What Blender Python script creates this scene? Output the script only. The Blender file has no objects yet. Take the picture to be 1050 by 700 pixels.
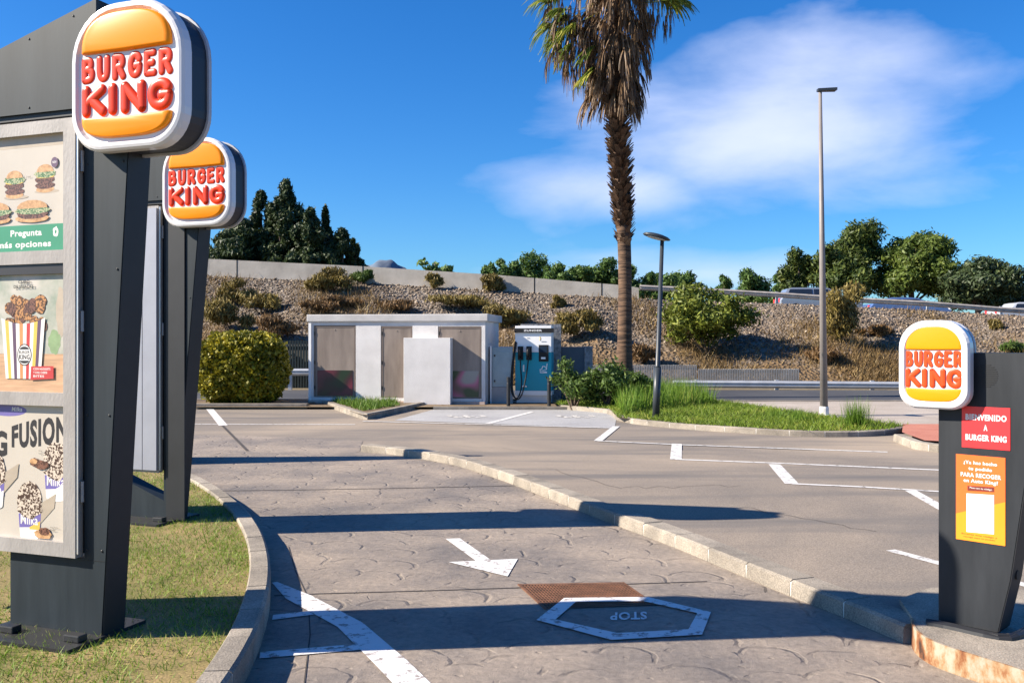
import bpy, math, random
import numpy as np
from mathutils import Vector, Matrix
PI = math.pi
SC = bpy.context.scene
COL = SC.collection
R = math.radians

# ------------------------------------------------------------------ camera
F = 950.0; H = 1.65            # focal length in photo pixels (1050 wide), eye height
cam = bpy.data.cameras.new('camera'); camo = bpy.data.objects.new('camera', cam); COL.objects.link(camo)
camo.location = (0, 0, H); camo.rotation_euler = (R(90), 0, 0)
cam.sensor_width = 36; cam.lens = 36 * F / 1050; cam.clip_end = 5000; cam.clip_start = .05
SC.camera = camo
# ------------------------------------------------------------------ sky + sun
EL = R(33.5); AZ = R(7)        # sun to the left, a little behind the camera
SUN = Vector((-math.cos(EL) * math.cos(AZ), -math.cos(EL) * math.sin(AZ), math.sin(EL)))
w = bpy.data.worlds.new("World"); SC.world = w; w.use_nodes = True
nt = w.node_tree; N = nt.nodes; L = nt.links
for n in list(N): N.remove(n)
def nd(t, **k):
    n = N.new(t)
    for a, b in k.items(): setattr(n, a, b)
    return n
def mth(op, a, b=None, c=None, clamp=False):
    n = N.new('ShaderNodeMath'); n.operation = op; n.use_clamp = clamp
    for i, v in enumerate((a, b, c)):
        if v is None: continue
        if isinstance(v, (int, float)): n.inputs[i].default_value = v
        else: L.new(v, n.inputs[i])
    return n.outputs[0]
out = nd('ShaderNodeOutputWorld'); bg = nd('ShaderNodeBackground'); L.new(bg.outputs[0], out.inputs[0])
bg.inputs[1].default_value = .05
sky = nd('ShaderNodeTexSky', sky_type='NISHITA'); sky.sun_disc = False
sky.sun_elevation = EL; sky.sun_rotation = R(-97); sky.air_density = 1.0; sky.dust_density = .6; sky.ozone_density = 4.0; sky.altitude = 200
hs = nd('ShaderNodeHueSaturation'); hs.inputs['Saturation'].default_value = 1.3; hs.inputs['Value'].default_value = 1.0
L.new(sky.outputs[0], hs.inputs['Color'])
tint = nd('ShaderNodeMix', data_type='RGBA', blend_type='MULTIPLY'); tint.inputs[0].default_value = 1
L.new(hs.outputs[0], tint.inputs[6]); tint.inputs[7].default_value = (.72, 1.13, 1.48, 1)
geo = nd('ShaderNodeTexCoord'); sep = nd('ShaderNodeSeparateXYZ'); L.new(geo.outputs['Generated'], sep.inputs[0])
az = mth('ARCTAN2', sep.outputs[0], sep.outputs[1]); el = mth('ARCSINE', sep.outputs[2])
cmb = nd('ShaderNodeCombineXYZ'); L.new(az, cmb.inputs[0]); L.new(mth('MULTIPLY', el, 2.6), cmb.inputs[1])
nz = nd('ShaderNodeTexNoise'); nz.inputs['Scale'].default_value = 4.2; nz.inputs['Detail'].default_value = 7; nz.inputs['Roughness'].default_value = .52; nz.inputs['Distortion'].default_value = .25
L.new(cmb.outputs[0], nz.inputs['Vector'])
def ellipse(a0, e0, ra, re, rot=0):
    da = mth('SUBTRACT', az, R(a0)); de = mth('SUBTRACT', el, R(e0))
    c, s = math.cos(R(rot)), math.sin(R(rot))
    x = mth('DIVIDE', mth('ADD', mth('MULTIPLY', da, c), mth('MULTIPLY', de, s)), R(ra))
    y = mth('DIVIDE', mth('SUBTRACT', mth('MULTIPLY', de, c), mth('MULTIPLY', da, s)), R(re))
    d = mth('SQRT', mth('ADD', mth('MULTIPLY', x, x), mth('MULTIPLY', y, y)))
    return mth('SUBTRACT', 1.0, d)
m1 = ellipse(14.5, 12.2, 13.8, 6.6, 4)
m2 = ellipse(7, 9.4, 9, 2.6, -3)
m3 = ellipse(11, 4.2, 15, 2.0, 0)
msk = mth('MAXIMUM', m1, m2)
v = mth('ADD', mth('MULTIPLY', msk, 1.1), mth('MULTIPLY', mth('SUBTRACT', nz.outputs[0], .5), 2.1))
cl = mth('MULTIPLY', mth('SMOOTH_MIN', mth('MAXIMUM', v, 0.0), 1.0, .3), .80, clamp=True)
v3 = mth('MULTIPLY', mth('ADD', m3, mth('MULTIPLY', mth('SUBTRACT', nz.outputs[0], .52), 3.0)), .45, clamp=True)
# low broken streak of cloud near the skyline, joined to the main cloud
cl = mth('MAXIMUM', cl, v3, clamp=True)
nz2 = nd('ShaderNodeTexNoise'); nz2.inputs['Scale'].default_value = 9; nz2.inputs['Detail'].default_value = 4
L.new(cmb.outputs[0], nz2.inputs['Vector'])
ccol = nd('ShaderNodeMix', data_type='RGBA'); L.new(nz2.outputs[0], ccol.inputs[0])
ccol.inputs[6].default_value = (6.4, 7.2, 10.0, 1); ccol.inputs[7].default_value = (9.0, 9.4, 11.2, 1)
mx = nd('ShaderNodeMix', data_type='RGBA'); L.new(cl, mx.inputs[0]); L.new(tint.outputs[2], mx.inputs[6]); L.new(ccol.outputs[2], mx.inputs[7])
L.new(mx.outputs[2], bg.inputs[0])
sl = bpy.data.lights.new('sun', 'SUN'); sl.energy = 5.0; sl.angle = R(.5); sl.color = (1, .90, .755)
so = bpy.data.objects.new('sun', sl); COL.objects.link(so); so.rotation_euler = (-SUN).to_track_quat('-Z', 'Y').to_euler(); so.location = (-20, -5, 20)
SC.view_settings.view_transform = 'Standard'; SC.view_settings.look = 'None'; SC.view_settings.gamma = 1
SC.view_settings.exposure = 1.27
SC.cycles.max_bounces = 6; SC.cycles.transparent_max_bounces = 8

# ------------------------------------------------------------------ helpers
def G(px, py, z=0.0):
    """photo pixel -> point on the level z (plan of the place was surveyed from the photo)"""
    Y = (H - z) * F / (py - 350.0)
    return Vector(((px - 525) / F * Y, Y, z))
def P(px, py, Y):
    return Vector(((px - 525) / F * Y, Y, H + (350 - py) * Y / F))

def principled(name):
    m = bpy.data.materials.new(name); m.use_nodes = True
    return m, m.node_tree.nodes, m.node_tree.links, m.node_tree.nodes['Principled BSDF']
def C4(c): return (c[0], c[1], c[2], 1)
def mul(c, k): return (c[0] * k, c[1] * k, c[2] * k)
MATS = {}
def mat(name, c, rough=.6, var=.15, scale=6, bump=0, bscale=40, metal=0, c2=None, spec=.4, coat=0, detail=5, stretch=None, coords='Object'):
    if name in MATS: return MATS[name]
    m, n, l, b = principled(name)
    tc = n.new('ShaderNodeTexCoord'); src = tc.outputs[coords]
    if stretch:
        mp = n.new('ShaderNodeMapping'); mp.inputs['Scale'].default_value = stretch; l.new(src, mp.inputs[0]); src = mp.outputs[0]
    t = n.new('ShaderNodeTexNoise'); t.inputs['Scale'].default_value = scale; t.inputs['Detail'].default_value = detail; t.inputs['Roughness'].default_value = .6
    l.new(src, t.inputs['Vector'])
    r = n.new('ShaderNodeValToRGB'); r.color_ramp.elements[0].position = .32; r.color_ramp.elements[1].position = .7
    r.color_ramp.elements[0].color = C4(mul(c, 1 - var)); r.color_ramp.elements[1].color = C4(c2 if c2 else mul(c, 1 + var))
    l.new(t.outputs[0], r.inputs[0]); l.new(r.outputs[0], b.inputs['Base Color'])
    b.inputs['Roughness'].default_value = rough; b.inputs['Metallic'].default_value = metal
    b.inputs['Specular IOR Level'].default_value = spec; b.inputs['Coat Weight'].default_value = coat
    if bump:
        t2 = n.new('ShaderNodeTexNoise'); t2.inputs['Scale'].default_value = bscale; t2.inputs['Detail'].default_value = 4
        l.new(src, t2.inputs['Vector'])
        bp = n.new('ShaderNodeBump'); bp.inputs['Strength'].default_value = bump; bp.inputs['Distance'].default_value = .02
        l.new(t2.outputs[0], bp.inputs['Height']); l.new(bp.outputs[0], b.inputs['Normal'])
    MATS[name] = m; return m
def leafmat(name, c1, c2, c3=None, rough=.55, trans=.25):
    if name in MATS: return MATS[name]
    m, n, l, b = principled(name)
    g = n.new('ShaderNodeNewGeometry'); r = n.new('ShaderNodeValToRGB')
    r.color_ramp.elements[0].color = C4(c1); r.color_ramp.elements[1].color = C4(c2)
    if c3: e = r.color_ramp.elements.new(.86); e.color = C4(c2); r.color_ramp.elements[-1].color = C4(c3)
    tc = n.new('ShaderNodeTexCoord'); t = n.new('ShaderNodeTexNoise'); t.inputs['Scale'].default_value = 1.3; l.new(tc.outputs['Object'], t.inputs['Vector'])
    ma = n.new('ShaderNodeMath'); ma.operation = 'MULTIPLY_ADD'; ma.use_clamp = True
    l.new(t.outputs[0], ma.inputs[0]); ma.inputs[1].default_value = 1.1; 
    m2 = n.new('ShaderNodeMath'); m2.operation = 'MULTIPLY_ADD'; l.new(g.outputs['Random Per Island'], m2.inputs[0]); m2.inputs[1].default_value = .8; m2.inputs[2].default_value = -.42
    l.new(m2.outputs[0], ma.inputs[2]); l.new(ma.outputs[0], r.inputs[0]); l.new(r.outputs[0], b.inputs['Base Color'])
    b.inputs['Roughness'].default_value = rough; b.inputs['Specular IOR Level'].default_value = .3
    o = n['Material Output']; tr = n.new('ShaderNodeBsdfTranslucent'); l.new(r.outputs[0], tr.inputs[0])
    mxs = n.new('ShaderNodeMixShader'); mxs.inputs[0].default_value = trans
    l.new(b.outputs[0], mxs.inputs[1]); l.new(tr.outputs[0], mxs.inputs[2]); l.new(mxs.outputs[0], o.inputs[0])
    MATS[name] = m; return m

def tag(o, label=None, cat=None, group=None, kind=None):
    if label: o['label'] = label
    if cat: o['category'] = cat
    if group: o['group'] = group
    if kind: o['kind'] = kind
    return o
def empty(name, loc, label, cat, group=None, rz=0):
    o = bpy.data.objects.new(name, None); COL.objects.link(o); o.location = loc; o.rotation_euler = (0, 0, rz); o.empty_display_size = .2
    return tag(o, label, cat, group)
def part(o, label): o['label'] = label; return o
class MB:
    def __init__(s): s.v = []; s.f = []; s.m = []; s.mi = 0; s.sm = []; s.smooth = False
    def add(s, vs, fs):
        o = len(s.v); s.v += [tuple(p) for p in vs]
        for f in fs: s.f.append([i + o for i in f]); s.m.append(s.mi); s.sm.append(s.smooth)
        return s
    def box(s, a, b, bev=0):
        x0, y0, z0 = a; x1, y1, z1 = b
        if bev <= 0:
            vs = [(x, y, z) for x in (x0, x1) for y in (y0, y1) for z in (z0, z1)]
            fs = [(0, 1, 3, 2), (4, 6, 7, 5), (0, 4, 5, 1), (2, 3, 7, 6), (0, 2, 6, 4), (1, 5, 7, 3)]
            return s.add(vs, fs)
        import bmesh
        bm = bmesh.new(); bmesh.ops.create_cube(bm, size=1)
        for v in bm.verts: v.co = Vector(((x0 + x1) / 2 + v.co.x * (x1 - x0), (y0 + y1) / 2 + v.co.y * (y1 - y0), (z0 + z1) / 2 + v.co.z * (z1 - z0)))
        bmesh.ops.bevel(bm, geom=bm.edges[:], offset=bev, segments=2, affect='EDGES', profile=.6)
        bm.verts.index_update(); vs = [v.co[:] for v in bm.verts]; fs = [[v.index for v in f.verts] for f in bm.faces]; bm.free()
        return s.add(vs, fs)
    def prism(s, pts, axis_vec, caps=True):
        """closed outline pts (3D) pushed along axis_vec"""
        n = len(pts); a = Vector(axis_vec); p = [Vector(q) for q in pts]
        vs = p + [q + a for q in p]
        fs = [(i, (i + 1) % n, n + (i + 1) % n, n + i) for i in range(n)]
        if caps: fs += [list(range(n))[::-1], list(range(n, 2 * n))]
        return s.add(vs, fs)
    def loft(s, rings, cap=True, closed=True):
        n = len(rings[0]); vs = [p for r in rings for p in r]; fs = []
        for k in range(len(rings) - 1):
            for i in range(n if closed else n - 1):
                j = (i + 1) % n; fs.append((k * n + i, k * n + j, (k + 1) * n + j, (k + 1) * n + i))
        if cap and closed: fs += [list(range(n))[::-1], list(range((len(rings) - 1) * n, len(rings) * n))]
        return s.add(vs, fs)
    def tube(s, pts, rad, seg=8, flat=1.0, cap=True):
        pts = [Vector(p) for p in pts]; rings = []
        if isinstance(rad, (int, float)): rad = [rad] * len(pts)
        up = Vector((0, 0, 1))
        for i, p in enumerate(pts):
            t = (pts[min(i + 1, len(pts) - 1)] - pts[max(i - 1, 0)]).normalized()
            if i == 0: a = t.cross(Vector((0, 1, 0)) if abs(t.y) < .9 else up).normalized()
            else: a = (a - t * a.dot(t)).normalized()
            b = t.cross(a)
            rings.append([p + a * math.cos(2 * PI * k / seg) * rad[i] + b * math.sin(2 * PI * k / seg) * rad[i] * flat for k in range(seg)])
        return s.loft(rings, cap)
    def ball(s, c, r, seg=12, rr=7, sc=(1, 1, 1)):
        c = Vector(c); rings = []
        for j in range(rr + 1):
            ph = PI * (j + .001) / (rr + .002)
            rings.append([(c.x + math.sin(ph) * math.cos(2 * PI * k / seg) * r * sc[0], c.y + math.sin(ph) * math.sin(2 * PI * k / seg) * r * sc[1], c.z - math.cos(ph) * r * sc[2]) for k in range(seg)])
        return s.loft(rings)
    def lathe(s, c, prof, seg=16):
        c = Vector(c)
        return s.loft([[(c.x + r * math.cos(2 * PI * k / seg), c.y + r * math.sin(2 * PI * k / seg), c.z + z) for k in range(seg)] for r, z in prof])
    def build(s, name, mats, parent=None):
        me = bpy.data.meshes.new(name); me.from_pydata(s.v, [], s.f)
        if not isinstance(mats, (list, tuple)): mats = [mats]
        for m in mats: me.materials.append(m)
        me.polygons.foreach_set('material_index', s.m); me.polygons.foreach_set('use_smooth', s.sm); me.update()
        o = bpy.data.objects.new(name, me); COL.objects.link(o)
        if parent: o.parent = parent
        return o
def recalc(o):
    import bmesh
    bm = bmesh.new(); bm.from_mesh(o.data); bmesh.ops.recalc_face_normals(bm, faces=bm.faces); bm.to_mesh(o.data); bm.free(); return o
def quads(name, V, mats, parent=None, k=4):
    """V: (n,k,3) array -> one mesh of separate polygons"""
    n = len(V); me = bpy.data.meshes.new(name)
    me.vertices.add(n * k); me.vertices.foreach_set('co', V.astype('f').ravel())
    me.loops.add(n * k); me.loops.foreach_set('vertex_index', np.arange(n * k, dtype='i'))
    me.polygons.add(n); me.polygons.foreach_set('loop_start', np.arange(0, n * k, k, dtype='i')); me.polygons.foreach_set('loop_total', np.full(n, k, dtype='i'))
    me.update(calc_edges=True); me.materials.append(mats)
    o = bpy.data.objects.new(name, me); COL.objects.link(o)
    if parent: o.parent = parent
    return o
def leaves(rng, blobs, n, size, shell=.45, elong=1.6, up=0.0):
    B = np.array(blobs, float)                    # x y z rx ry rz
    wgt = (B[:, 3] * B[:, 4] * B[:, 5]) ** .7; wgt /= wgt.sum()
    idx = rng.choice(len(B), n, p=wgt)
    d = rng.normal(size=(n, 3)); d /= np.linalg.norm(d, axis=1)[:, None]
    rad = shell + (1 - shell) * rng.random(n) ** .6
    rad *= 1 + .14 * rng.normal(size=n)
    p = B[idx, :3] + d * rad[:, None] * B[idx, 3:6]
    nrm = d + rng.normal(size=(n, 3)) * .7; nrm /= np.linalg.norm(nrm, axis=1)[:, None]
    a = np.cross(nrm, rng.normal(size=(n, 3))); a[:, 2] += up; a /= np.linalg.norm(a, axis=1)[:, None]
    b = np.cross(nrm, a); b /= np.linalg.norm(b, axis=1)[:, None]
    s = size * (.6 + .8 * rng.random(n))[:, None]
    return np.stack([p - a * s * elong, p - b * s * .5 + nrm * s * .15, p + a * s * elong, p + b * s * .5], 1)
def clumps(rng, c, r, n, k=.35, top=0, bot=-.6):
    out = []
    for i in range(n):
        d = rng.normal(size=3); d /= np.linalg.norm(d); d[2] = max(d[2], bot)
        q = rng.random() ** .45 * .86; s = k * (.6 + .8 * rng.random())
        out.append([c[0] + d[0] * q * r[0], c[1] + d[1] * q * r[1], c[2] + d[2] * q * r[2], r[0] * s, r[1] * s, r[2] * s * .85])
    return out
_tx = bpy.data.curves.new('t', 'FONT'); _to = bpy.data.objects.new('t', _tx); COL.objects.link(_to)
def text(mb, s, x0, x1, z0, z1, y, bold=.02, flip=1, shear=0, fn=None):
    """lettering fitted in a box of the local xz plane at depth y (flat, 1 mm proud)"""
    _tx.body = s; _tx.size = 1; _tx.offset = bold; _tx.extrude = 0; _tx.resolution_u = 3; _tx.space_character = 1 + bold * 3; _tx.shear = shear
    bpy.context.view_layer.update(); dg = bpy.context.evaluated_depsgraph_get(); e = _to.evaluated_get(dg); me = e.to_mesh()
    vs = [v.co.copy() for v in me.vertices]; fs = [list(p.vertices) for p in me.polygons]; e.to_mesh_clear()
    ax = min(v.x for v in vs); bx = max(v.x for v in vs); ay = min(v.y for v in vs); by = max(v.y for v in vs)
    o = []
    for v in vs:
        u = (v.x - ax) / (bx - ax); t = (v.y - ay) / (by - ay)
        q = (x0 + (x1 - x0) * u, y, z0 + (z1 - z0) * t)
        o.append(fn(*q) if fn else q)
    mb.add(o, fs)

rng = np.random.default_rng(7); random.seed(7)

# ------------------------------------------------------------------ materials
def groundmat(name, base, c2, big=.25, fine=60, bump=.25, rough=.85, stains=None, island=False):
    m, n, l, b = principled(name)
    tc = n.new('ShaderNodeTexCoord'); o = tc.outputs['Object']
    t1 = n.new('ShaderNodeTexNoise'); t1.inputs['Scale'].default_value = big; t1.inputs['Detail'].default_value = 8; t1.inputs['Roughness'].default_value = .62; t1.inputs['Distortion'].default_value = .6; l.new(o, t1.inputs['Vector'])
    t2 = n.new('ShaderNodeTexNoise'); t2.inputs['Scale'].default_value = fine; t2.inputs['Detail'].default_value = 3; l.new(o, t2.inputs['Vector'])
    r = n.new('ShaderNodeValToRGB'); r.color_ramp.elements[0].position = .36; r.color_ramp.elements[1].position = .66
    r.color_ramp.elements[0].color = C4(base); r.color_ramp.elements[1].color = C4(c2); l.new(t1.outputs[0], r.inputs[0])
    mp = n.new('ShaderNodeMapRange'); mp.inputs[1].default_value = .2; mp.inputs[2].default_value = .8; mp.inputs[3].default_value = .5; mp.inputs[4].default_value = 1.5; l.new(t2.outputs[0], mp.inputs[0])
    mm = n.new('ShaderNodeMix'); mm.data_type = 'RGBA'; mm.blend_type = 'MULTIPLY'; mm.inputs[0].default_value = 1; l.new(r.outputs[0], mm.inputs[6]); l.new(mp.outputs[0], mm.inputs[7])
    col = mm.outputs[2]
    if stains:
        t3 = n.new('ShaderNodeTexNoise'); t3.inputs['Scale'].default_value = 1.1; t3.inputs['Detail'].default_value = 6
        mpp = n.new('ShaderNodeMapping'); mpp.inputs['Rotation'].default_value = (0, 0, R(-18)); mpp.inputs['Scale'].default_value = (.18, 1.3, 1); l.new(o, mpp.inputs[0]); l.new(mpp.outputs[0], t3.inputs['Vector'])
        rr = n.new('ShaderNodeValToRGB'); rr.color_ramp.elements[0].position = .5; rr.color_ramp.elements[1].position = .72; l.new(t3.outputs[0], rr.inputs[0])
        m3 = n.new('ShaderNodeMix'); m3.data_type = 'RGBA'; l.new(rr.outputs[0], m3.inputs[0]); l.new(col, m3.inputs[6]); m3.inputs[7].default_value = C4(stains); col = m3.outputs[2]
    if island:
        g_ = n.new('ShaderNodeNewGeometry'); mi = n.new('ShaderNodeMapRange'); mi.inputs[3].default_value = .78; mi.inputs[4].default_value = 1.12; l.new(g_.outputs['Random Per Island'], mi.inputs[0])
        m5 = n.new('ShaderNodeMix'); m5.data_type = 'RGBA'; m5.blend_type = 'MULTIPLY'; m5.inputs[0].default_value = 1; l.new(col, m5.inputs[6]); l.new(mi.outputs[0], m5.inputs[7]); col = m5.outputs[2]
    l.new(col, b.inputs['Base Color']); b.inputs['Roughness'].default_value = rough; b.inputs['Specular IOR Level'].default_value = .3
    bp = n.new('ShaderNodeBump'); bp.inputs['Strength'].default_value = bump; bp.inputs['Distance'].default_value = .006; l.new(t2.outputs[0], bp.inputs['Height']); l.new(bp.outputs[0], b.inputs['Normal'])
    MATS[name] = m; return m
M_asph = groundmat('asphalt_pale', (.165, .142, .122), (.31, .25, .19), big=.22, fine=90, bump=.5, stains=(.125, .114, .106))
M_road = groundmat('asphalt_dark', (.045, .046, .052), (.07, .07, .074), fine=50)
M_conc = groundmat('bay_concrete', (.27, .265, .27), (.35, .345, .345), big=.5, fine=70)
M_pave = groundmat('pavement_tile', (.3, .255, .215), (.38, .33, .285), big=.8, fine=50)
M_red = groundmat('red_tile', (.36, .13, .09), (.44, .19, .13), big=1.2, fine=60)
M_soil = groundmat('soil', (.11, .075, .045), (.2, .145, .09), big=1.5, fine=40, bump=.7)
M_far = groundmat('far_ground', (.13, .1, .06), (.2, .16, .1), big=.1, fine=10)
def kerbmat():
    m = groundmat('kerb_concrete', (.20, .175, .145), (.335, .29, .235), big=2.4, fine=110, bump=.6, island=True)
    return m
M_kerb = kerbmat()
M_joint = mat('mortar', (.6, .57, .52), .9, .15)
def paintmat(name, c, wear=.42, under=(.2, .18, .165)):
    m, n, l, b = principled(name); tc = n.new('ShaderNodeTexCoord')
    t = n.new('ShaderNodeTexNoise'); t.inputs['Scale'].default_value = 14; t.inputs['Detail'].default_value = 9; t.inputs['Roughness'].default_value = .72; l.new(tc.outputs['Object'], t.inputs['Vector'])
    r = n.new('ShaderNodeValToRGB'); r.color_ramp.elements[0].position = wear - .03; r.color_ramp.elements[1].position = wear + .03; r.color_ramp.elements[0].color = C4(under); r.color_ramp.elements[1].color = C4(c)
    l.new(t.outputs[0], r.inputs[0]); l.new(r.outputs[0], b.inputs['Base Color']); b.inputs['Roughness'].default_value = .7
    MATS[name] = m; return m
M_paint = paintmat('white_paint', (.62, .61, .60), .43, (.24, .2, .18))
M_paint_worn = paintmat('white_paint_worn', (.55, .53, .5), .46, (.2, .175, .15))
def stampmat():
    m, n, l, b = principled('stamped_concrete')
    tc = n.new('ShaderNodeTexCoord'); o = tc.outputs['Object']
    wz = n.new('ShaderNodeTexNoise'); wz.inputs['Scale'].default_value = 3.0; wz.inputs['Detail'].default_value = 5; l.new(o, wz.inputs['Vector'])
    vm = n.new('ShaderNodeVectorMath'); vm.operation = 'SCALE'; vm.inputs[3].default_value = .16; l.new(wz.outputs['Color'], vm.inputs[0])
    va = n.new('ShaderNodeVectorMath'); va.operation = 'ADD'; l.new(o, va.inputs[0]); l.new(vm.outputs[0], va.inputs[1])
    vo = n.new('ShaderNodeTexVoronoi'); vo.inputs['Scale'].default_value = 3.1; vo.inputs['Randomness'].default_value = .8; l.new(va.outputs[0], vo.inputs['Vector'])
    def M_(op, x, y=None, z=None, clamp=False):
        q = n.new('ShaderNodeMath'); q.operation = op; q.use_clamp = clamp
        for i, v_ in enumerate((x, y, z)):
            if v_ is None: continue
            if isinstance(v_, (int, float)): q.inputs[i].default_value = v_
            else: l.new(v_, q.inputs[i])
        return q.outputs[0]
    vs_ = n.new('ShaderNodeVectorMath'); vs_.operation = 'SUBTRACT'; l.new(va.outputs[0], vs_.inputs[0])
    l.new(vo.outputs['Position'], vs_.inputs[1]); sx = n.new('ShaderNodeSeparateXYZ'); l.new(vs_.outputs[0], sx.inputs[0])
    rad = M_('SQRT', M_('ADD', M_('MULTIPLY', sx.outputs[0], sx.outputs[0]), M_('MULTIPLY', sx.outputs[1], sx.outputs[1])))
    sec = M_('DIVIDE', M_('ADD', M_('MULTIPLY', sx.outputs[1], .9), M_('MULTIPLY', sx.outputs[0], .45)), M_('ADD', rad, .01))
    away = M_('MULTIPLY', M_('SUBTRACT', .1, sec), 5.0, clamp=True)
    fr_n = M_('PINGPONG', M_('MULTIPLY', rad, 5.6), .5)
    rg = n.new('ShaderNodeMapRange'); rg.inputs[1].default_value = 0; rg.inputs[2].default_value = .12; l.new(fr_n, rg.inputs[0])
    rg_o = M_('MAXIMUM', rg.outputs[0], away)
    ang = M_('ARCTAN2', sx.outputs[0], sx.outputs[1]); ring_i = M_('FLOOR', M_('MULTIPLY', rad, 5.6))
    rj = M_('PINGPONG', M_('ADD', M_('MULTIPLY', ang, 3.0), M_('MULTIPLY', ring_i, .37)), .5)
    rj2 = n.new('ShaderNodeMapRange'); rj2.inputs[1].default_value = 0; rj2.inputs[2].default_value = .05; l.new(M_('MULTIPLY', rj, M_('MULTIPLY', rad, 2.2)), rj2.inputs[0])
    rj_o = M_('MAXIMUM', M_('MAXIMUM', rj2.outputs[0], away), M_('MULTIPLY', M_('SUBTRACT', .30, rad), 12.0, clamp=True))
    # radial joints: second finer cell set
    
    ms = n.new('ShaderNodeTexNoise'); ms.inputs['Scale'].default_value = 4.6; ms.inputs['Detail'].default_value = 5; l.new(o, ms.inputs['Vector'])
    mr = n.new('ShaderNodeMapRange'); mr.inputs[1].default_value = .47; mr.inputs[2].default_value = .64; l.new(ms.outputs[0], mr.inputs[0])
    mr2 = n.new('ShaderNodeMapRange'); mr2.inputs[1].default_value = .44; mr2.inputs[2].default_value = .56; l.new(ms.outputs[0], mr2.inputs[0])
    a1 = n.new('ShaderNodeMath'); a1.operation = 'MAXIMUM'; l.new(rg_o, a1.inputs[0]); l.new(mr.outputs[0], a1.inputs[1])
    iv = n.new('ShaderNodeMath'); iv.operation = 'SUBTRACT'; iv.inputs[0].default_value = 1.15; l.new(mr2.outputs[0], iv.inputs[1])
    a2 = n.new('ShaderNodeMath'); a2.operation = 'MAXIMUM'; l.new(rj_o, a2.inputs[0]); l.new(iv.outputs[0], a2.inputs[1])
    gr = n.new('ShaderNodeMath'); gr.operation = 'MINIMUM'; gr.use_clamp = True; l.new(a1.outputs[0], gr.inputs[0]); l.new(a2.outputs[0], gr.inputs[1])
    t1 = n.new('ShaderNodeTexNoise'); t1.inputs['Scale'].default_value = .8; t1.inputs['Detail'].default_value = 9; t1.inputs['Roughness'].default_value = .65; l.new(o, t1.inputs['Vector'])
    rc = n.new('ShaderNodeValToRGB'); rc.color_ramp.elements[0].position = .36; rc.color_ramp.elements[1].position = .66
    rc.color_ramp.elements[0].color = (.150, .131, .118, 1); rc.color_ramp.elements[1].color = (.310, .252, .198, 1); l.new(t1.outputs[0], rc.inputs[0])
    t2 = n.new('ShaderNodeTexNoise'); t2.inputs['Scale'].default_value = 20; t2.inputs['Detail'].default_value = 9; t2.inputs['Roughness'].default_value = .78; l.new(o, t2.inputs['Vector'])
    mp = n.new('ShaderNodeMapRange'); mp.inputs[1].default_value = .25; mp.inputs[2].default_value = .75; mp.inputs[3].default_value = .62; mp.inputs[4].default_value = 1.36; l.new(t2.outputs[0], mp.inputs[0])
    mm = n.new('ShaderNodeMix'); mm.data_type = 'RGBA'; mm.blend_type = 'MULTIPLY'; mm.inputs[0].default_value = 1; l.new(rc.outputs[0], mm.inputs[6]); l.new(mp.outputs[0], mm.inputs[7])
    g2 = n.new('ShaderNodeMapRange'); g2.inputs[3].default_value = .78; g2.inputs[4].default_value = 1; l.new(gr.outputs[0], g2.inputs[0])
    m4 = n.new('ShaderNodeMix'); m4.data_type = 'RGBA'; m4.blend_type = 'MULTIPLY'; m4.inputs[0].default_value = 1; l.new(mm.outputs[2], m4.inputs[6]); l.new(g2.outputs[0], m4.inputs[7])
    l.new(m4.outputs[2], b.inputs['Base Color']); b.inputs['Roughness'].default_value = .72; b.inputs['Specular IOR Level'].default_value = .35
    ad = n.new('ShaderNodeMath'); ad.operation = 'MULTIPLY_ADD'; l.new(t2.outputs[0], ad.inputs[0]); ad.inputs[1].default_value = .9; l.new(gr.outputs[0], ad.inputs[2])
    bp = n.new('ShaderNodeBump'); bp.inputs['Strength'].default_value = .8; bp.inputs['Distance'].default_value = .011; l.new(ad.outputs[0], bp.inputs['Height']); l.new(bp.outputs[0], b.inputs['Normal'])
    return m
M_stamp = stampmat()
M_char = mat('charcoal_panel', (.015, .023, .031), .55, .25, 2.5, spec=.25, bump=.012, bscale=60, c2=(.024, .033, .041), stretch=(3, 3, .35), detail=8)
M_black = mat('black_panel', (.017, .018, .021), .5, .2, 3)
M_post = mat('order_post_grey', (.015, .018, .023), .55, .3, 2.5, bump=.02, bscale=100, spec=.3, c2=(.024, .027, .032), stretch=(3, 3, .5), detail=8)
M_alu = mat('aluminium_frame', (.33, .305, .285), .5, .16, 5, metal=0, bump=.1, bscale=70, stretch=(1, 1, .4))
M_alu2 = mat('bright_metal', (.62, .62, .63), .35, .08, 5, metal=.6)
M_white = mat('white_plastic', (.66, .65, .66), .3, .03, 4, spec=.5, coat=.3)
M_shell = mat('grey_shell', (.42, .43, .46), .4, .06, 4)
M_house = mat('dark_housing', (.022, .026, .036), .45, .1, 4)
M_bun = mat('bun_orange', (.84, .255, .003), .3, .03, 3, spec=.25, coat=.05)
M_redl = mat('letter_red', (.66, .042, .006), .3, .04, 3, spec=.3, coat=.1)
M_redo = mat('letter_red_orange', (.62, .060, .010), .35, .04, 3, spec=.3, coat=.05)
M_bun2 = mat('bun_yellow', (.84, .26, .004), .35, .03, 3, spec=.25, coat=.05)
M_galv = mat('galvanised', (.36, .36, .37), .45, .12, 8, metal=.4)
M_stucco = mat('white_stucco', (.64, .61, .585), .9, .06, 1.6, bump=.6, bscale=60, c2=(.73, .70, .675), detail=8)
M_trim = mat('white_render', (.66, .64, .62), .85, .08, 2, bump=.2)
M_steel_door = mat('brown_metal_door', (.21, .165, .135), .5, .2, 1.5, c2=(.29, .235, .195), stretch=(2, 2, .4), detail=8)
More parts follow.
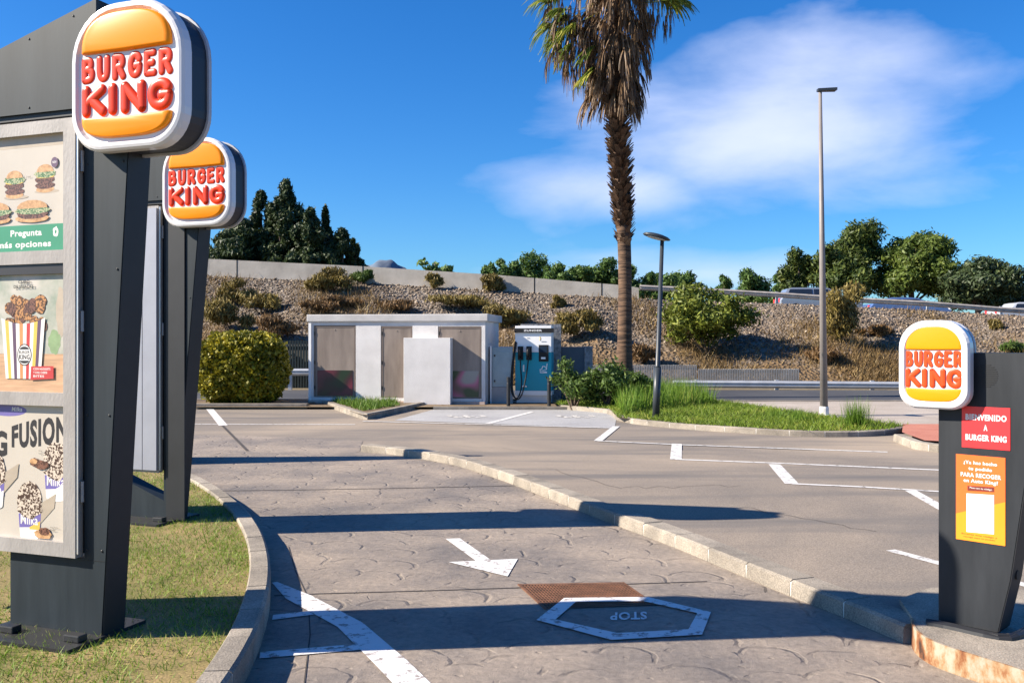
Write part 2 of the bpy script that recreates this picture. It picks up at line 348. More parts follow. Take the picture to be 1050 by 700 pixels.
M_parapet = mat('parapet_concrete', (.42, .375, .32), .9, .16, .8, bump=.3, bscale=15, c2=(.55, .5, .43))
M_wood = mat('bark', (.10, .07, .05), .9, .35, 6, bump=.6, bscale=20)
M_dark = mat('dark_slot', (.006, .006, .007), .6, .1)
M_rub = mat('rubber', (.012, .012, .013), .6, .1)

# ------------------------------------------------------------------ ground (structure)
def sheet(name, pts, m, z=None, kind='structure', label=None):
    mb = MB(); ps = [Vector((p[0], p[1], z if z is not None else (p[2] if len(p) > 2 else 0))) for p in pts]
    mb.add(ps, [list(range(len(ps)))])
    o = mb.build(name, m); tag(o, kind=kind, label=label)
    if o.data.polygons[0].normal.z < 0: o.data.flip_normals()
    return o
sheet('ground', [(-700, -60), (700, -60), (700, 1500), (-700, 1500)], M_far, -.012)
sheet('car_park', [(-45, -12), (45, -12), (45, 24.2), (-45, 24.2)], M_asph, 0)
sheet('road', [(-60, 24.9), (80, 24.9), (80, 31.5), (-60, 31.5)], M_road, -.004)
lk = [G(*p) for p in [(20, 466), (120, 477), (170, 487), (205, 501), (232, 518), (256, 540), (271, 565), (278, 593), (278, 618), (274, 640), (266, 668), (252, 700), (225, 745), (185, 800), (120, 900), (60, 1000)]]
rk = [G(*p) for p in [(370, 463), (403, 466), (436, 471), (468, 477), (500, 487), (530, 498), (573, 515), (614, 532), (655, 547), (699, 564), (734, 579), (774, 596), (820, 615), (875, 637), (932, 662), (1010, 700), (1120, 756), (1290, 850), (1500, 980)]]
far_edge = [G(20, 447), G(200, 446), G(300, 448), G(372, 452)]
lane = [(p.x, p.y) for p in lk[::-1]] + [(p.x, p.y) for p in far_edge] + [(p.x - .02, p.y) for p in rk]
sheet('drive_lane', lane, M_stamp, .004)
def zpark(Y): t = min(1, max(0, (14.2 - Y) / 4.5)); return .006 + .086 * t * t * (3 - 2 * t)
# smooth a polyline
def smooth(pts, it=2):
    pts = [Vector(p) for p in pts]
    for _ in range(it):
        q = [pts[0]]
        for a, b in zip(pts, pts[1:]): q += [a * .75 + b * .25, a * .25 + b * .75]
        q.append(pts[-1]); pts = q
    return pts
def resample(pts, step):
    out = [pts[0].copy()]; acc = 0
    for a, b in zip(pts, pts[1:]):
        d = (b - a).length; t = step - acc
        while t <= d: out.append(a.lerp(b, t / d)); t += step
        acc = (acc + d) % step if d else acc
        acc = d - (t - step)
    return out
def offset(pts, w):
    res = []
    for i, p in enumerate(pts):
        t = (pts[min(i + 1, len(pts) - 1)] - pts[max(i - 1, 0)]); t.z = 0; t.normalize()
        res.append(p + Vector((-t.y, t.x, 0)) * w)
    return res
def kerb(name, pts, width, h, block, mk=M_kerb, hf=None, sm=2, joints=True, gap=.006):
    """kerb stones with tiny joints; pts = visible base line, width signed to the left of the direction"""
    pl = resample(smooth([Vector((p.x, p.y, 0)) for p in pts], sm), block / 3)
    bk = offset(pl, width); mb = MB()
    bev = .018 * (1 if width > 0 else -1)
    n = len(pl) - 1; k = 0; pj = MB()
    while k < n:
        e = min(k + 3, n); rings = []
        jit = random.uniform(-.003, .003)
        for i in range(k, e + 1):
            a = pl[i].copy(); b = bk[i].copy()
            if i == k and k > 0: d = (pl[i + 1] - pl[i]).normalized() * gap; a += d; b += d
            if i == e and e < n: d = (pl[i] - pl[i - 1]).normalized() * gap; a -= d; b -= d
            hh = (hf(a.y) if hf else h) + jit; wv = (b - a).normalized(); wl = (b - a).length
            rings.append([a, a + Vector((0, 0, hh - .015)) + wv * .004, a + Vector((0, 0, hh)) + wv * .022, a + wv * (wl - .01) + Vector((0, 0, hh)), b + Vector((0, 0, hh - .012)), b])
        mb.loft(rings); k = e
    # mortar core just under the faces
    rings = []
    for i in range(n + 1):
        a, b = pl[i], bk[i]; hh = (hf(a.y) if hf else h) - .006; wv = (b - a).normalized()
        rings.append([a + wv * .005, a + wv * .005 + Vector((0, 0, hh - .012)), a + wv * .026 + Vector((0, 0, hh)), b - wv * .01 + Vector((0, 0, hh)), b - wv * .01])
    mb.mi = 1; mb.loft(rings)
    o = recalc(mb.build(name, [mk, M_joint])); tag(o, kind='structure'); return pl, bk
kp, kb = kerb('kerb', rk[:15], .2, .105, .5)
lp, lb = kerb('kerb', lk, -.14, .15, .5)
# raised parking surface right of the kerb, falling to the road level behind
rows = [Vector((p.x - .03, p.y, 0)) for p in kb] 
rows = [q for q in rows]
last = rk[14]
rows += [Vector((p.x + .17, p.y + .02, 0)) for p in [last.lerp(rk[15], .3)] + rk[15:17]]
rows.append(Vector((rows[-1].x + 2, -6, 0)))
mb = MB(); rings = []
for q in rows:
    rings.append([(q.x + (24 - q.x) * (j / 12.0) ** 1.5, q.y, zpark(q.y)) for j in range(13)])
mb.loft(rings, cap=False, closed=False)
o = mb.build('parking_surface', M_asph); tag(o, kind='structure'); recalc(o)
if o.data.polygons[0].normal.z < 0: o.data.flip_normals()
def GP(px, py):
    z = 0
    for _ in range(6):
        q = G(px, py, z); z = zpark(q.y)
    return Vector((q.x, q.y, z + .004))
# expansion joints and cracks of the lane
def strip(mb, pts, wd, gfun, seg=6, dz=0):
    q = []
    for a, b in zip(pts, pts[1:]):
        for i in range(seg): q.append(gfun(a[0] + (b[0] - a[0]) * i / seg, a[1] + (b[1] - a[1]) * i / seg))
    q.append(gfun(*pts[-1]))
    w = wd if isinstance(wd, (list, tuple)) else [wd] * 2
    rings = []
    for i, p in enumerate(q):
        t = q[min(i + 1, len(q) - 1)] - q[max(i - 1, 0)]; t.z = 0; t.normalize(); n_ = Vector((-t.y, t.x, 0)) * (w[0] + (w[1] - w[0]) * i / (len(q) - 1)) / 2
        rings.append([p - n_ + Vector((0, 0, dz)), p + n_ + Vector((0, 0, dz))])
    mb.loft(rings, cap=False, closed=False)
g8 = lambda z: (lambda x, y: G(x, y, z))
mb = MB()
strip(mb, [(206, 503), (300, 502), (420, 500), (528, 497.5)], .022, g8(.0075))
strip(mb, [(281, 610), (330, 608), (440, 605), (560, 601), (725, 595.5)], .014, g8(.0075))
strip(mb, [(228, 436), (254, 462)], .05, g8(.0075))
strip(mb, [(296, 560), (303, 585), (316, 612), (318, 650), (312, 700)], .007, g8(.0075))
tag(mb.build('lane_joint', mat('joint_dark', (.05, .042, .038), .95, .3)), kind='structure')
# ------------------------------------------------------------------ painted markings (structure)
mb = MB(); gl = g8(.009)
def poly(mb, pts, gf, dz=0): mb.add([gf(*p) + Vector((0, 0, dz)) for p in pts], [list(range(len(pts)))])
poly(mb, [(457, 552), (471.5, 551.5), (503, 573.5), (488, 574.5)], gl)
poly(mb, [(460, 575.8), (531, 572.5), (520.5, 590.5)], gl, .0004)
ho = [(578.5, 612.5), (664.5, 611.5), (729, 627), (720, 650), (627, 655.5), (550, 635)]
hi = [(590.5, 616.5), (660, 615.8), (715, 628), (706, 644.5), (633, 648.5), (569.5, 634.5)]
for i in range(6):
    j = (i + 1) % 6; poly(mb, [ho[i], ho[j], hi[j], hi[i]], g8(.0125))
a = G(662, 635.5, .011); b_ = G(626, 628.5, .011)
tb = MB(); a0 = G(662, 634.5); a1 = G(626.5, 636); a2 = G(661, 628)
def stopfn(x, y, z): return a0 + (a1 - a0) * x + (G(661, 627.5) - a0) * (1 - z) * 1.0 + Vector((0, 0, .0095))
# upside down to this viewer: x runs to the left, letter tops towards the viewer
def stopfn(x, y, z): return G(663, 628) + (G(626, 629) - G(663, 628)) * x + (G(663.5, 636) - G(663, 628)) * z + Vector((0, 0, .0095))
text(mb, 'STOP', 0, 1, 0, 1, 0, .03, fn=stopfn)
# hatched nose beside the left kerb
poly(mb, [(279, 597), (284, 596), (319, 610), (293, 613)], gl)
poly(mb, [(293, 613), (319, 610), (372, 638), (346, 642)], gl)
poly(mb, [(346, 642), (372, 638), (417, 676), (383, 679)], gl)
poly(mb, [(383, 679), (417, 676), (441, 699), (470, 730), (425, 732), (402, 699)], gl)
poly(mb, [(280, 630), (316, 626), (322, 629.5), (279, 635)], gl, .0004)
poly(mb, [(267, 668), (369, 659.5), (377, 665), (266, 674.5)], gl, .0004)
tag(mb.build('lane_marking', M_paint), kind='structure')
mb = MB(); ga = g8(.005)
strip(mb, [(196, 434.5), (364, 435)], .1, ga); strip(mb, [(215, 419), (229, 436)], .17, ga, dz=.0006)
strip(mb, [(546, 422), (500, 434)], .14, g8(.010)); strip(mb, [(372, 431.5), (632, 438.7)], .1, g8(.010), dz=.0006)
def park(px, py): return GP(px, py)
strip(mb, [(632, 437), (613, 452)], .14, park); strip(mb, [(613, 452), (700, 456), (910, 463.5)], .09, park, dz=.0006)
strip(mb, [(694, 455), (693, 471)], .16, park, dz=.0012); strip(mb, [(693, 471), (800, 475), (962, 482), (1030, 486)], .09, park, dz=.0018)
strip(mb, [(794, 476), (812, 496)], .15, park, dz=.0006); strip(mb, [(812, 496), (880, 499), (962, 504), (1060, 511)], .08, park, dz=.0012)
strip(mb, [(934, 503), (966, 521), (1040, 560)], .12, park); strip(mb, [(913, 564), (965, 578), (1060, 602)], .09, park)
tag(mb.build('parking_marking', paintmat('white_paint_park', (.58, .56, .54), .43)), kind='structure')
mb = MB()
for cx in (478, 590):       # worn wheel-and-plug bay symbols
    for k in range(7): strip(mb, [(cx - 18 + k * 5.5, 425.5 + (k % 3)), (cx - 14 + k * 5.5, 427 + (k % 2))], .12, g8(.0105), seg=1)
tag(mb.build('bay_marking', M_paint_worn), kind='structure')
mb = MB(); rr = random.Random(12)
for (x0, y0, x1, y1, k) in ((560, 480, 640, 500, 9), (640, 500, 760, 498, 10), (760, 520, 900, 545, 11), (430, 455, 560, 462, 9), (700, 545, 800, 590, 8)):
    pts = [(x0 + (x1 - x0) * i / k + rr.uniform(-3, 3), y0 + (y1 - y0) * i / k + rr.uniform(-1.6, 1.6)) for i in range(k + 1)]
    strip(mb, pts, .008, park, seg=2, dz=.0003)
tag(mb.build('asphalt_crack', mat('crack_dark', (.07, .06, .052), .95, .2)), kind='structure')
# EV bay slab, pavement behind, soil strip
sheet('bay_slab', [G(*p)[:2] for p in [(404, 431), (446, 419.5), (524, 418.5), (612, 420.5), (634, 421), (630, 439)]], M_conc, .005)
sheet('service_strip', [(-7.8, 22.5), (1.1, 22.5), (1.1, 24.9), (-7.8, 24.9)], M_soil, .06)
mb = MB(); mb.box((-30, 22.75, -.01), (-5.05, 22.95, .12)); mb.box((-1.9, 22.35, -.01), (2.0, 22.52, .075)); 
tag(mb.build('kerb', M_kerb), kind='structure')
sheet('verge', [(-30, 22.9), (-5.1, 22.9), (-5.1, 24.9), (-30, 24.9)], M_soil, .08)

# ------------------------------------------------------------------ lawn island under the menu signs
M_turf = groundmat('turf_base', (.13, .12, .035), (.27, .19, .085), big=1.6, fine=70, bump=.8)
isl = [Vector((p.x, p.y, .115)) for p in lb] + [Vector((-7, -5, .115)), Vector((-14, 2, .115)), Vector((-14, 13.5, .115))]
sheet('lawn_island', isl, M_turf)
M_grass = leafmat('grass_blades', (.09, .18, .015), (.24, .34, .04), (.55, .46, .17), trans=.3)
def inpoly(x, y, poly):
    r = False; n = len(poly); j = n - 1
    for i in range(n):
        xi, yi = poly[i][0], poly[i][1]; xj, yj = poly[j][0], poly[j][1]
        if (yi > y) != (yj > y) and x < (xj - xi) * (y - yi) / (yj - yi) + xi: r = not r
        j = i
    return r
def grass(name, poly, z, n, hmin, hmax, wd, m, label, keep=None, seed=1, lean=.5):
    r = np.random.default_rng(seed); xs = [p[0] for p in poly]; ys = [p[1] for p in poly]
    pts = []
    while len(pts) < n:
        X = r.uniform(min(xs), max(xs), n); Y = r.uniform(min(ys), max(ys), n)
        for x, y in zip(X, Y):
            if inpoly(x, y, poly) and (keep is None or keep(x, y, r)): pts.append((x, y))
            if len(pts) >= n: break
    p = np.array(pts); n = len(p); b = np.column_stack([p, np.full(n, z)])
    h = hmin + (hmax - hmin) * r.random(n) ** 2; a = r.uniform(0, 2 * PI, n)
    d = np.column_stack([np.cos(a), np.sin(a), np.zeros(n)]) * wd
    ln = np.column_stack([r.normal(size=n) * lean, r.normal(size=n) * lean, np.ones(n)]) * h[:, None]
    V = np.stack([b - d, b + d, b + ln], 1)
    o = quads(name, V, m, k=3); return tag(o, label, 'grass', kind='stuff')
def patchy(x, y, r):
    v = math.sin(x * 2.3 + 1.1 * math.sin(y * 1.7)) + math.sin(y * 2.9 + 1.3 * math.sin(x * 2.1)) + .6 * math.sin(x * 7 + y * 5)
    return r.random() < .35 + .35 * max(-.6, min(1.7, v + .5))
isl2 = [(p.x, p.y) for p in isl if p.y > 1.5 and p.x > -9] + [(-7, 3.0), (-8, 13)]
grass('grass', isl2, .115, 90000, .012, .05, .0028, M_grass, 'short patchy lawn of green and straw blades under the menu signs', keep=patchy, seed=3, lean=.7)

# ------------------------------------------------------------------ planters / verges by the hut and the lamp
pa = [G(322, 412), G(371, 430), G(379, 430), G(447, 414.5)]
kerb('kerb', pa, .16, .12, .6, sm=1)
sheet('planter_soil', [pa[0][:2], pa[1][:2], pa[2][:2], pa[3][:2], (-1.8, 24.6), (-5.4, 24.6)], M_soil, .1)
M_grass2 = leafmat('weed_blades', (.05, .10, .012), (.14, .24, .03), (.3, .28, .06), trans=.3)
grass('grass', [(p[0], p[1]) for p in [G(338, 415), G(372, 426), G(410, 420), G(400, 412)]] , .1, 2500, .06, .22, .012, M_grass2, 'small patch of weeds in the kerbed corner before the hut', seed=5)
vb = [G(574, 419.5), G(604, 422), G(626, 424), G(634, 433), G(700, 440), G(770, 444.5), G(830, 448), G(880, 448), G(915, 446), G(938, 441)]
kerb('kerb', vb, .14, .1, .6, sm=1, joints=True)
verge = [(v_.x, v_.y + .1) for v_ in vb] + [(p.x, p.y) for p in [G(930, 436, .1), G(860, 428, .1), G(790, 418, .1), G(745, 412, .1), G(700, 407, .1), G(640, 405, .1), G(600, 406, .1), G(570, 413, .1)]]
sheet('verge', verge, M_soil, .09)
M_lush = leafmat('lush_ground_cover', (.07, .13, .012), (.21, .29, .03), (.38, .38, .08), trans=.35)
def lowkeep(x, y, r): return True
grass('grass', verge, .09, 26000, .04, .13, .011, M_lush, 'bright green ground cover on the kerbed verge round the short lamp', seed=8, lean=.8)
M_tall = leafmat('tall_grass', (.06, .13, .012), (.17, .28, .03), (.36, .38, .08), trans=.35)
tg = [(p.x, p.y) for p in [G(640, 425, .1), G(660, 421, .1), G(700, 417, .1), G(735, 414, .1), G(700, 406.5, .1), G(640, 405, .1), G(625, 412, .1)]]
grass('grass', tg, .09, 8000, .2, .66, .011, M_tall, 'tall green grass behind the short lamp beside the palm', seed=9, lean=.22)
# pavement beside the road and red tiled corner
sheet('pavement', [(2.6, 21.0), (5.6, 18.6), (7.9, 15.9), (9.0, 15.2), (30, 15.2), (30, 24.6), (-1, 24.6), (1.2, 24.0)], M_pave, .062)
mb = MB(); mb.box((3.6, 24.55, -.01), (60, 24.72, .085)); mb.box((-60, 24.95, -.02), (3.6, 25.1, .1)); tag(mb.build('kerb', M_kerb), kind='structure')
rc = [G(916, 452), G(943, 463), G(1000, 466), G(1120, 470)]
kerb('kerb', rc, .15, .12, .5, sm=1)
sheet('tiled_corner', [(p.x, p.y) for p in [G(925, 450), G(948, 459), G(1000, 462), G(1130, 466), G(1130, 441), G(926, 441)]], M_red, .118)
sheet('shade_of_pavement', [(8, 15.5), (8.01, 15.5), (8.01, 15.51)], M_pave, .07) if False else None

# ------------------------------------------------------------------ embankment
tops = [(-500, 262, 49), (0, 275, 48), (215, 283, 47.4), (372, 290, 46.6), (500, 297.5, 45.8), (640, 306, 45), (700, 308, 45.2), (790, 311, 45.6), (950, 318, 46.3), (1050, 324, 47), (1300, 333, 49), (1700, 340, 53)]
XT = [P(a, b, c).x for a, b, c in tops]; YT = [c for a, b, c in tops]; ZT = [P(a, b, c).z for a, b, c in tops]
def bank(x, t):
    yt = np.interp(x, XT, YT); zt = np.interp(x, XT, ZT); yb = 35.0
    y = yb + (yt - yb) * t
    bul = .35 * math.sin(x * .55) * math.sin(t * PI) + .18 * math.sin(x * 1.9 + 2 * t) * math.sin(t * PI)
    return Vector((x, y, -.05 + (zt + .05) * t + bul * .8))
mb = MB(); rings = []
for i in range(221):
    x = -45 + i * .5; r_ = [bank(x, j / 24) for j in range(25)]
    r_ += [Vector((x, r_[-1].y + 1.4, r_[-1].z - .03)), Vector((x, r_[-1].y + 14, r_[-1].z - .05)), Vector((x, r_[-1].y + 40, -.5))]
    rings.append(r_)
mb.smooth = True; mb.loft(rings, cap=False, closed=False)
def bankmat():
    m, n, l, b = principled('rubble_slope'); tc = n.new('ShaderNodeTexCoord'); o = tc.outputs['Object']
    v = n.new('ShaderNodeTexVoronoi'); v.inputs['Scale'].default_value = 7; l.new(o, v.inputs['Vector'])
    bw = n.new('ShaderNodeSeparateColor'); l.new(v.outputs['Color'], bw.inputs[0])
    r = n.new('ShaderNodeValToRGB'); r.color_ramp.elements[0].color = (.06, .048, .036, 1); r.color_ramp.elements[1].color = (.24, .20, .165, 1); l.new(bw.outputs[0], r.inputs[0])
    t = n.new('ShaderNodeTexNoise'); t.inputs['Scale'].default_value = .33; t.inputs['Detail'].default_value = 7; t.inputs['Roughness'].default_value = .65; l.new(o, t.inputs['Vector'])
    sp = n.new('ShaderNodeSeparateXYZ'); l.new(o, sp.inputs[0])
    ma = n.new('ShaderNodeMath'); ma.operation = 'MULTIPLY_ADD'; l.new(sp.outputs[2], ma.inputs[0]); ma.inputs[1].default_value = .09; l.new(t.outputs[0], ma.inputs[2])
    rm = n.new('ShaderNodeMapRange'); rm.inputs[1].default_value = .55; rm.inputs[2].default_value = .72; l.new(ma.outputs[0], rm.inputs[0])
    t4 = n.new('ShaderNodeTexNoise'); t4.inputs['Scale'].default_value = 9; t4.inputs['Detail'].default_value = 5; l.new(o, t4.inputs['Vector'])
    r4 = n.new('ShaderNodeValToRGB'); r4.color_ramp.elements[0].position = .35; r4.color_ramp.elements[1].position = .7; r4.color_ramp.elements[0].color = (.06, .038, .018, 1); r4.color_ramp.elements[1].color = (.24, .15, .07, 1); l.new(t4.outputs[0], r4.inputs[0])
    mx = n.new('ShaderNodeMix'); mx.data_type = 'RGBA'; l.new(rm.outputs[0], mx.inputs[0]); l.new(r4.outputs[0], mx.inputs[6]); l.new(r.outputs[0], mx.inputs[7])
    l.new(mx.outputs[2], b.inputs['Base Color']); b.inputs['Roughness'].default_value = .95
    bp = n.new('ShaderNodeBump'); bp.inputs['Strength'].default_value = 1; bp.inputs['Distance'].default_value = .12; l.new(v.outputs['Distance'], bp.inputs['Height']); l.new(bp.outputs[0], b.inputs['Normal'])
    return m
o = mb.build('embankment', bankmat()); tag(o, kind='structure'); recalc(o)
# loose stones on it: nobody could count them
def stones(n, seed=4):
    r = np.random.default_rng(seed); x = r.uniform(-20, 36, n); t = r.random(n) ** .75
    keep = (np.sin(x * .6) * .12 + t + r.normal(size=n) * .16) > .50
    x = x[keep]; t = t[keep]; n = len(x)
    c = np.array([bank(a, b)[:] for a, b in zip(x, t)])
    s = .024 + .085 * r.random(n) ** 3.2
    base = np.array([(1, 0, 0), (0, 1, 0), (-1, 0, 0), (0, -1, 0), (0, 0, 1), (0, 0, -1)], float)
    V = base[None] * (.6 + .8 * r.random((n, 6, 1))) * s[:, None, None]
    a = r.uniform(0, 2 * PI, n); ca, sa = np.cos(a), np.sin(a); tl = r.uniform(-.8, .8, n)
    X = V[..., 0] * ca[:, None] - V[..., 1] * sa[:, None]; Y = V[..., 0] * sa[:, None] + V[..., 1] * ca[:, None]; Z = V[..., 2] * .8 + X * np.sin(tl)[:, None]
    V = np.stack([X, Y, Z], -1) + c[:, None, :]
    fa = np.array([(0, 1, 4), (1, 2, 4), (2, 3, 4), (3, 0, 4), (1, 0, 5), (2, 1, 5), (3, 2, 5), (0, 3, 5)])
    me = bpy.data.meshes.new('rubble'); me.vertices.add(n * 6); me.vertices.foreach_set('co', V.astype('f').ravel())
    idx = (fa[None] + (np.arange(n) * 6)[:, None, None]).ravel()
    me.loops.add(len(idx)); me.loops.foreach_set('vertex_index', idx.astype('i')); k = len(idx) // 3
    me.polygons.add(k); me.polygons.foreach_set('loop_start', np.arange(0, k * 3, 3, dtype='i')); me.polygons.foreach_set('loop_total', np.full(k, 3, dtype='i'))
    me.update(calc_edges=True); me.materials.append(leafmat('stone', (.07, .05, .036), (.225, .172, .125), (.42, .345, .265), rough=.9, trans=0))
    o = bpy.data.objects.new('rubble', me); COL.objects.link(o); return tag(o, 'loose pale rubble stones covering the embankment slope', 'rubble', kind='stuff')
stones(52000)
# dry grass and scrub cover on the slope
def scrub(n, seed=6):
    r = np.random.default_rng(seed); x = r.uniform(-20, 36, n); t = r.random(n) ** 1.5
    v = np.sin(x * .9 + 3 * t) + np.sin(x * .37 + 1.3 + 5 * t) + np.where(x < -1, .7, 0) - 2.3 * (t - .42)
    keep = (v + r.normal(size=n) * .5) > .45; x = x[keep]; t = t[keep]; n = len(x)
    b = np.array([bank(a, c)[:] for a, c in zip(x, t)]); h = .07 + .36 * r.random(n) ** 2
    a = r.uniform(0, 2 * PI, n); d = np.column_stack([np.cos(a), np.sin(a), np.zeros(n)]) * .02
    ln = np.column_stack([r.normal(size=n) * .5, r.normal(size=n) * .5 - .2, np.ones(n)]) * h[:, None]
    o = quads('dry_grass', np.stack([b - d, b + d, b + ln], 1), leafmat('dry_grass', (.10, .062, .025), (.27, .18, .075), (.48, .36, .17), trans=.2), k=3)
    tag(o, 'dry brown grass and low scrub on the embankment slope', 'dry grass', kind='stuff')
scrub(130000)
# distant hill
mb = MB(); mb.smooth = True; rings = []
for j in range(15):
    v_ = j / 14; prof_ = math.sin(PI * min(1, v_ * .62 + .0)) ** .8 if v_ < .8 else math.sin(PI * .5) * (1 - (v_ - .8) * 2)
    rings.append([(-480 + i * 4, 900 + 320 * v_ + 14 * math.sin(i * .21), prof_ * (38 + 56 * math.exp(-((-480 + i * 4 + 172) / 62) ** 2) + 24 * math.exp(-((-480 + i * 4 + 118) / 46) ** 2) + 2.2 * math.sin(i * .63) + 1.3 * math.sin(i * 1.7 + j)) - 3) for i in range(220)])
mb.loft(rings, cap=False, closed=False)
tag(recalc(mb.build('hill', mat('hill_haze', (.085, .125, .19), 1, .3, .03, c2=(.14, .175, .225)))), kind='structure')

# ------------------------------------------------------------------ parapet, guardrails, fences
def poly_at(px_list, Yl): return [P(a, b, c) for (a, b), c in zip(px_list, Yl)]
mb = MB(); pw = [(-160, 258, 48.9), (0, 262, 48.2), (215, 265.5, 47.6), (372, 273, 46.8), (505, 281.5, 46.0), (640, 292.5, 45.2), (655, 295, 45.1)]
rings = []
for a, b, c in pw:
    q = P(a, b, c); zb = np.interp(q.x, XT, ZT) - .4
    rings.append([(q.x, q.y, zb), (q.x, q.y, q.z - .0), (q.x + .02, q.y + .3, q.z), (q.x + .02, q.y + .3, zb)])
mb.loft(rings)
for a in (243, 372, 495, 548, 617):
    b = np.interp(a, [0, 215, 372, 505, 640, 655], [266, 265.5, 273, 281.5, 292.5, 295]); c = np.interp(a, [215, 372, 505, 640], [47.6, 46.8, 46.0, 45.2])
    q = P(a, b, c); mb.mi = 1; mb.box((q.x - .025, q.y - .012, q.z - 1.2), (q.x + .025, q.y + .05, q.z + .004))
tag(recalc(mb.build('parapet_wall', [M_parapet, M_dark])), 'long pale concrete parapet wall along the top of the embankment', 'wall')
def wbeam(mb, pts, h=.31):
    prof = [(0, 0), (-.03, .05), (-.07, .08), (-.07, .11), (-.03, .14), (-.03, .17), (-.07, .20), (-.07, .23), (-.03, .26), (0, .31), (.012, .31), (.012, 0)]
    mb.loft([[(p.x, p.y + a, p.z + b * h / .31) for a, b in prof] for p in pts])
M_rail = mat('weathered_rail', (.42, .37, .32), .6, .25, 3, metal=.2)
M_galv2 = mat('galvanised_rail', (.44, .45, .47), .45, .12, 3, metal=.3)
def guardrail(pts, posts, label, m, zb, name='guardrail', h=.31, gh=.55):
    root = empty(name, (pts[0].x, pts[0].y, zb(pts[0].x)), label, 'guardrail', 'roadside guardrails')
    o0 = Vector(root.location); mb = MB(); wbeam(mb, [p - o0 for p in pts], h); recalc(mb.build('rail', m, root))
    for x in posts:
        y = np.interp(x, [p.x for p in pts], [p.y for p in pts]); z = np.interp(x, [p.x for p in pts], [p.z for p in pts])
        mb = MB(); mb.box((x - .06 - o0.x, y + .015 - o0.y, zb(x) - .15 - o0.z), (x + .06 - o0.x, y + .13 - o0.y, z + h + .03 - o0.z)); mb.build('rail_post', M_galv2, root)
tp = [P(a, b, c) for a, b, c in [(656, 297.5, 46.2), (720, 300.5, 46.4), (797, 305, 46.6), (873, 310, 46.8), (950, 314, 47), (1026, 320, 47.4), (1110, 325, 48), (1250, 331, 49)]]
guardrail(tp, [P(a, 300, c).x for a, c in [(720, 46.4), (797, 46.6), (874, 46.8), (952, 47), (1027, 47.4), (1105, 48), (1180, 48.6)]],
          'long weathered guardrail on posts along the top of the embankment right of the palm', M_rail, lambda x: float(np.interp(x, XT, ZT)), h=.27)
lw = [P(a, b, c) for a, b, c in [(690, 397.5, 31.8), (760, 397.8, 31.8), (930, 399, 31.8), (1050, 399.5, 31.8), (1300, 401, 31.8)]]
guardrail(lw, [P(a, 400, 31.8).x for a in (715, 797, 895, 990, 1090, 1190)], 'low galvanised guardrail beyond the dark road at the foot of the slope', M_galv2, lambda x: -.1, h=.26)
ll = [P(a, b, c) for a, b, c in [(-100, 385, 31.8), (160, 385, 31.8), (320, 385, 31.8), (400, 385, 31.8)]]
guardrail(ll, [P(a, 400, 31.8).x for a in (20, 120, 200, 297, 380)], 'low galvanised guardrail seen between the clipped hedge and the hut', M_galv2, lambda x: -.1, h=.24)
# concrete pale fence
def palefence(x0, x1, Y, z0, z1, label, m, n_, posts=(), name='slatted_fence', back=None):
    root = empty(name, (x0, Y, z0), label, 'fence'); mb = MB(); st = (x1 - x0) / n_
    for i in range(n_): mb.box((i * st, 0, 0), (i * st + st * .62, .06, z1 - z0 - .004 * (i % 3)))
    mb.build('pale_panel', m, root)
    mb = MB(); mb.box((0, .063, (z1 - z0) * .12), (x1 - x0, .1, (z1 - z0) * .2)); mb.box((0, .063, (z1 - z0) * .8), (x1 - x0, .1, (z1 - z0) * .88)); mb.build('fence_rail', m, root)
    return root
M_pale = mat('pale_fence', (.34, .33, .31), .85, .2, 2)
Yf = 33.5
palefence(P(606, 0, Yf).x, P(715, 0, Yf).x, Yf, -.05, P(0, 374, Yf).z, 'pale grey slatted fence with close upright slats behind the palm', M_pale, 62)
palefence(P(716, 0, Yf).x, P(820, 0, Yf).x, Yf, -.05, P(0, 378, Yf).z, 'lower pale slatted fence ending right of the green slope bush', M_pale, 60)
M_dkbar = mat('dark_green_bar', (.03, .04, .035), .5, .1)
fx0 = P(120, 0, 33).x; fx1 = P(330, 0, 33).x
fr_ = palefence(fx0, fx1, 33, -.05, P(0, 349, 33).z, 'dark railing with graffiti on the panel behind it between hedge and hut', M_dkbar, 75, name='railing')
mb = MB(); mb.box((0, .2, 0), (fx1 - fx0, .28, 1.6)); mb.build('backing_panel', mat('panel_grey', (.3, .3, .28), .9, .2, 2), fr_)
mb = MB(); cx = P(304, 0, 33).x - fx0
mb.tube([(cx - .55, .17, .5), (cx - .3, .17, .3), (cx, .17, .45), (cx + .1, .17, .9), (cx - .15, .17, 1.25), (cx - .5, .17, 1.1)], .05, 6, .3)
mb.tube([(cx + .1, .17, .25), (cx + .35, .17, .7), (cx + .5, .17, 1.3)], .05, 6, .3); mb.build('graffiti', mat('graffiti', (.03, .05, .05), .8, .1), fr_)

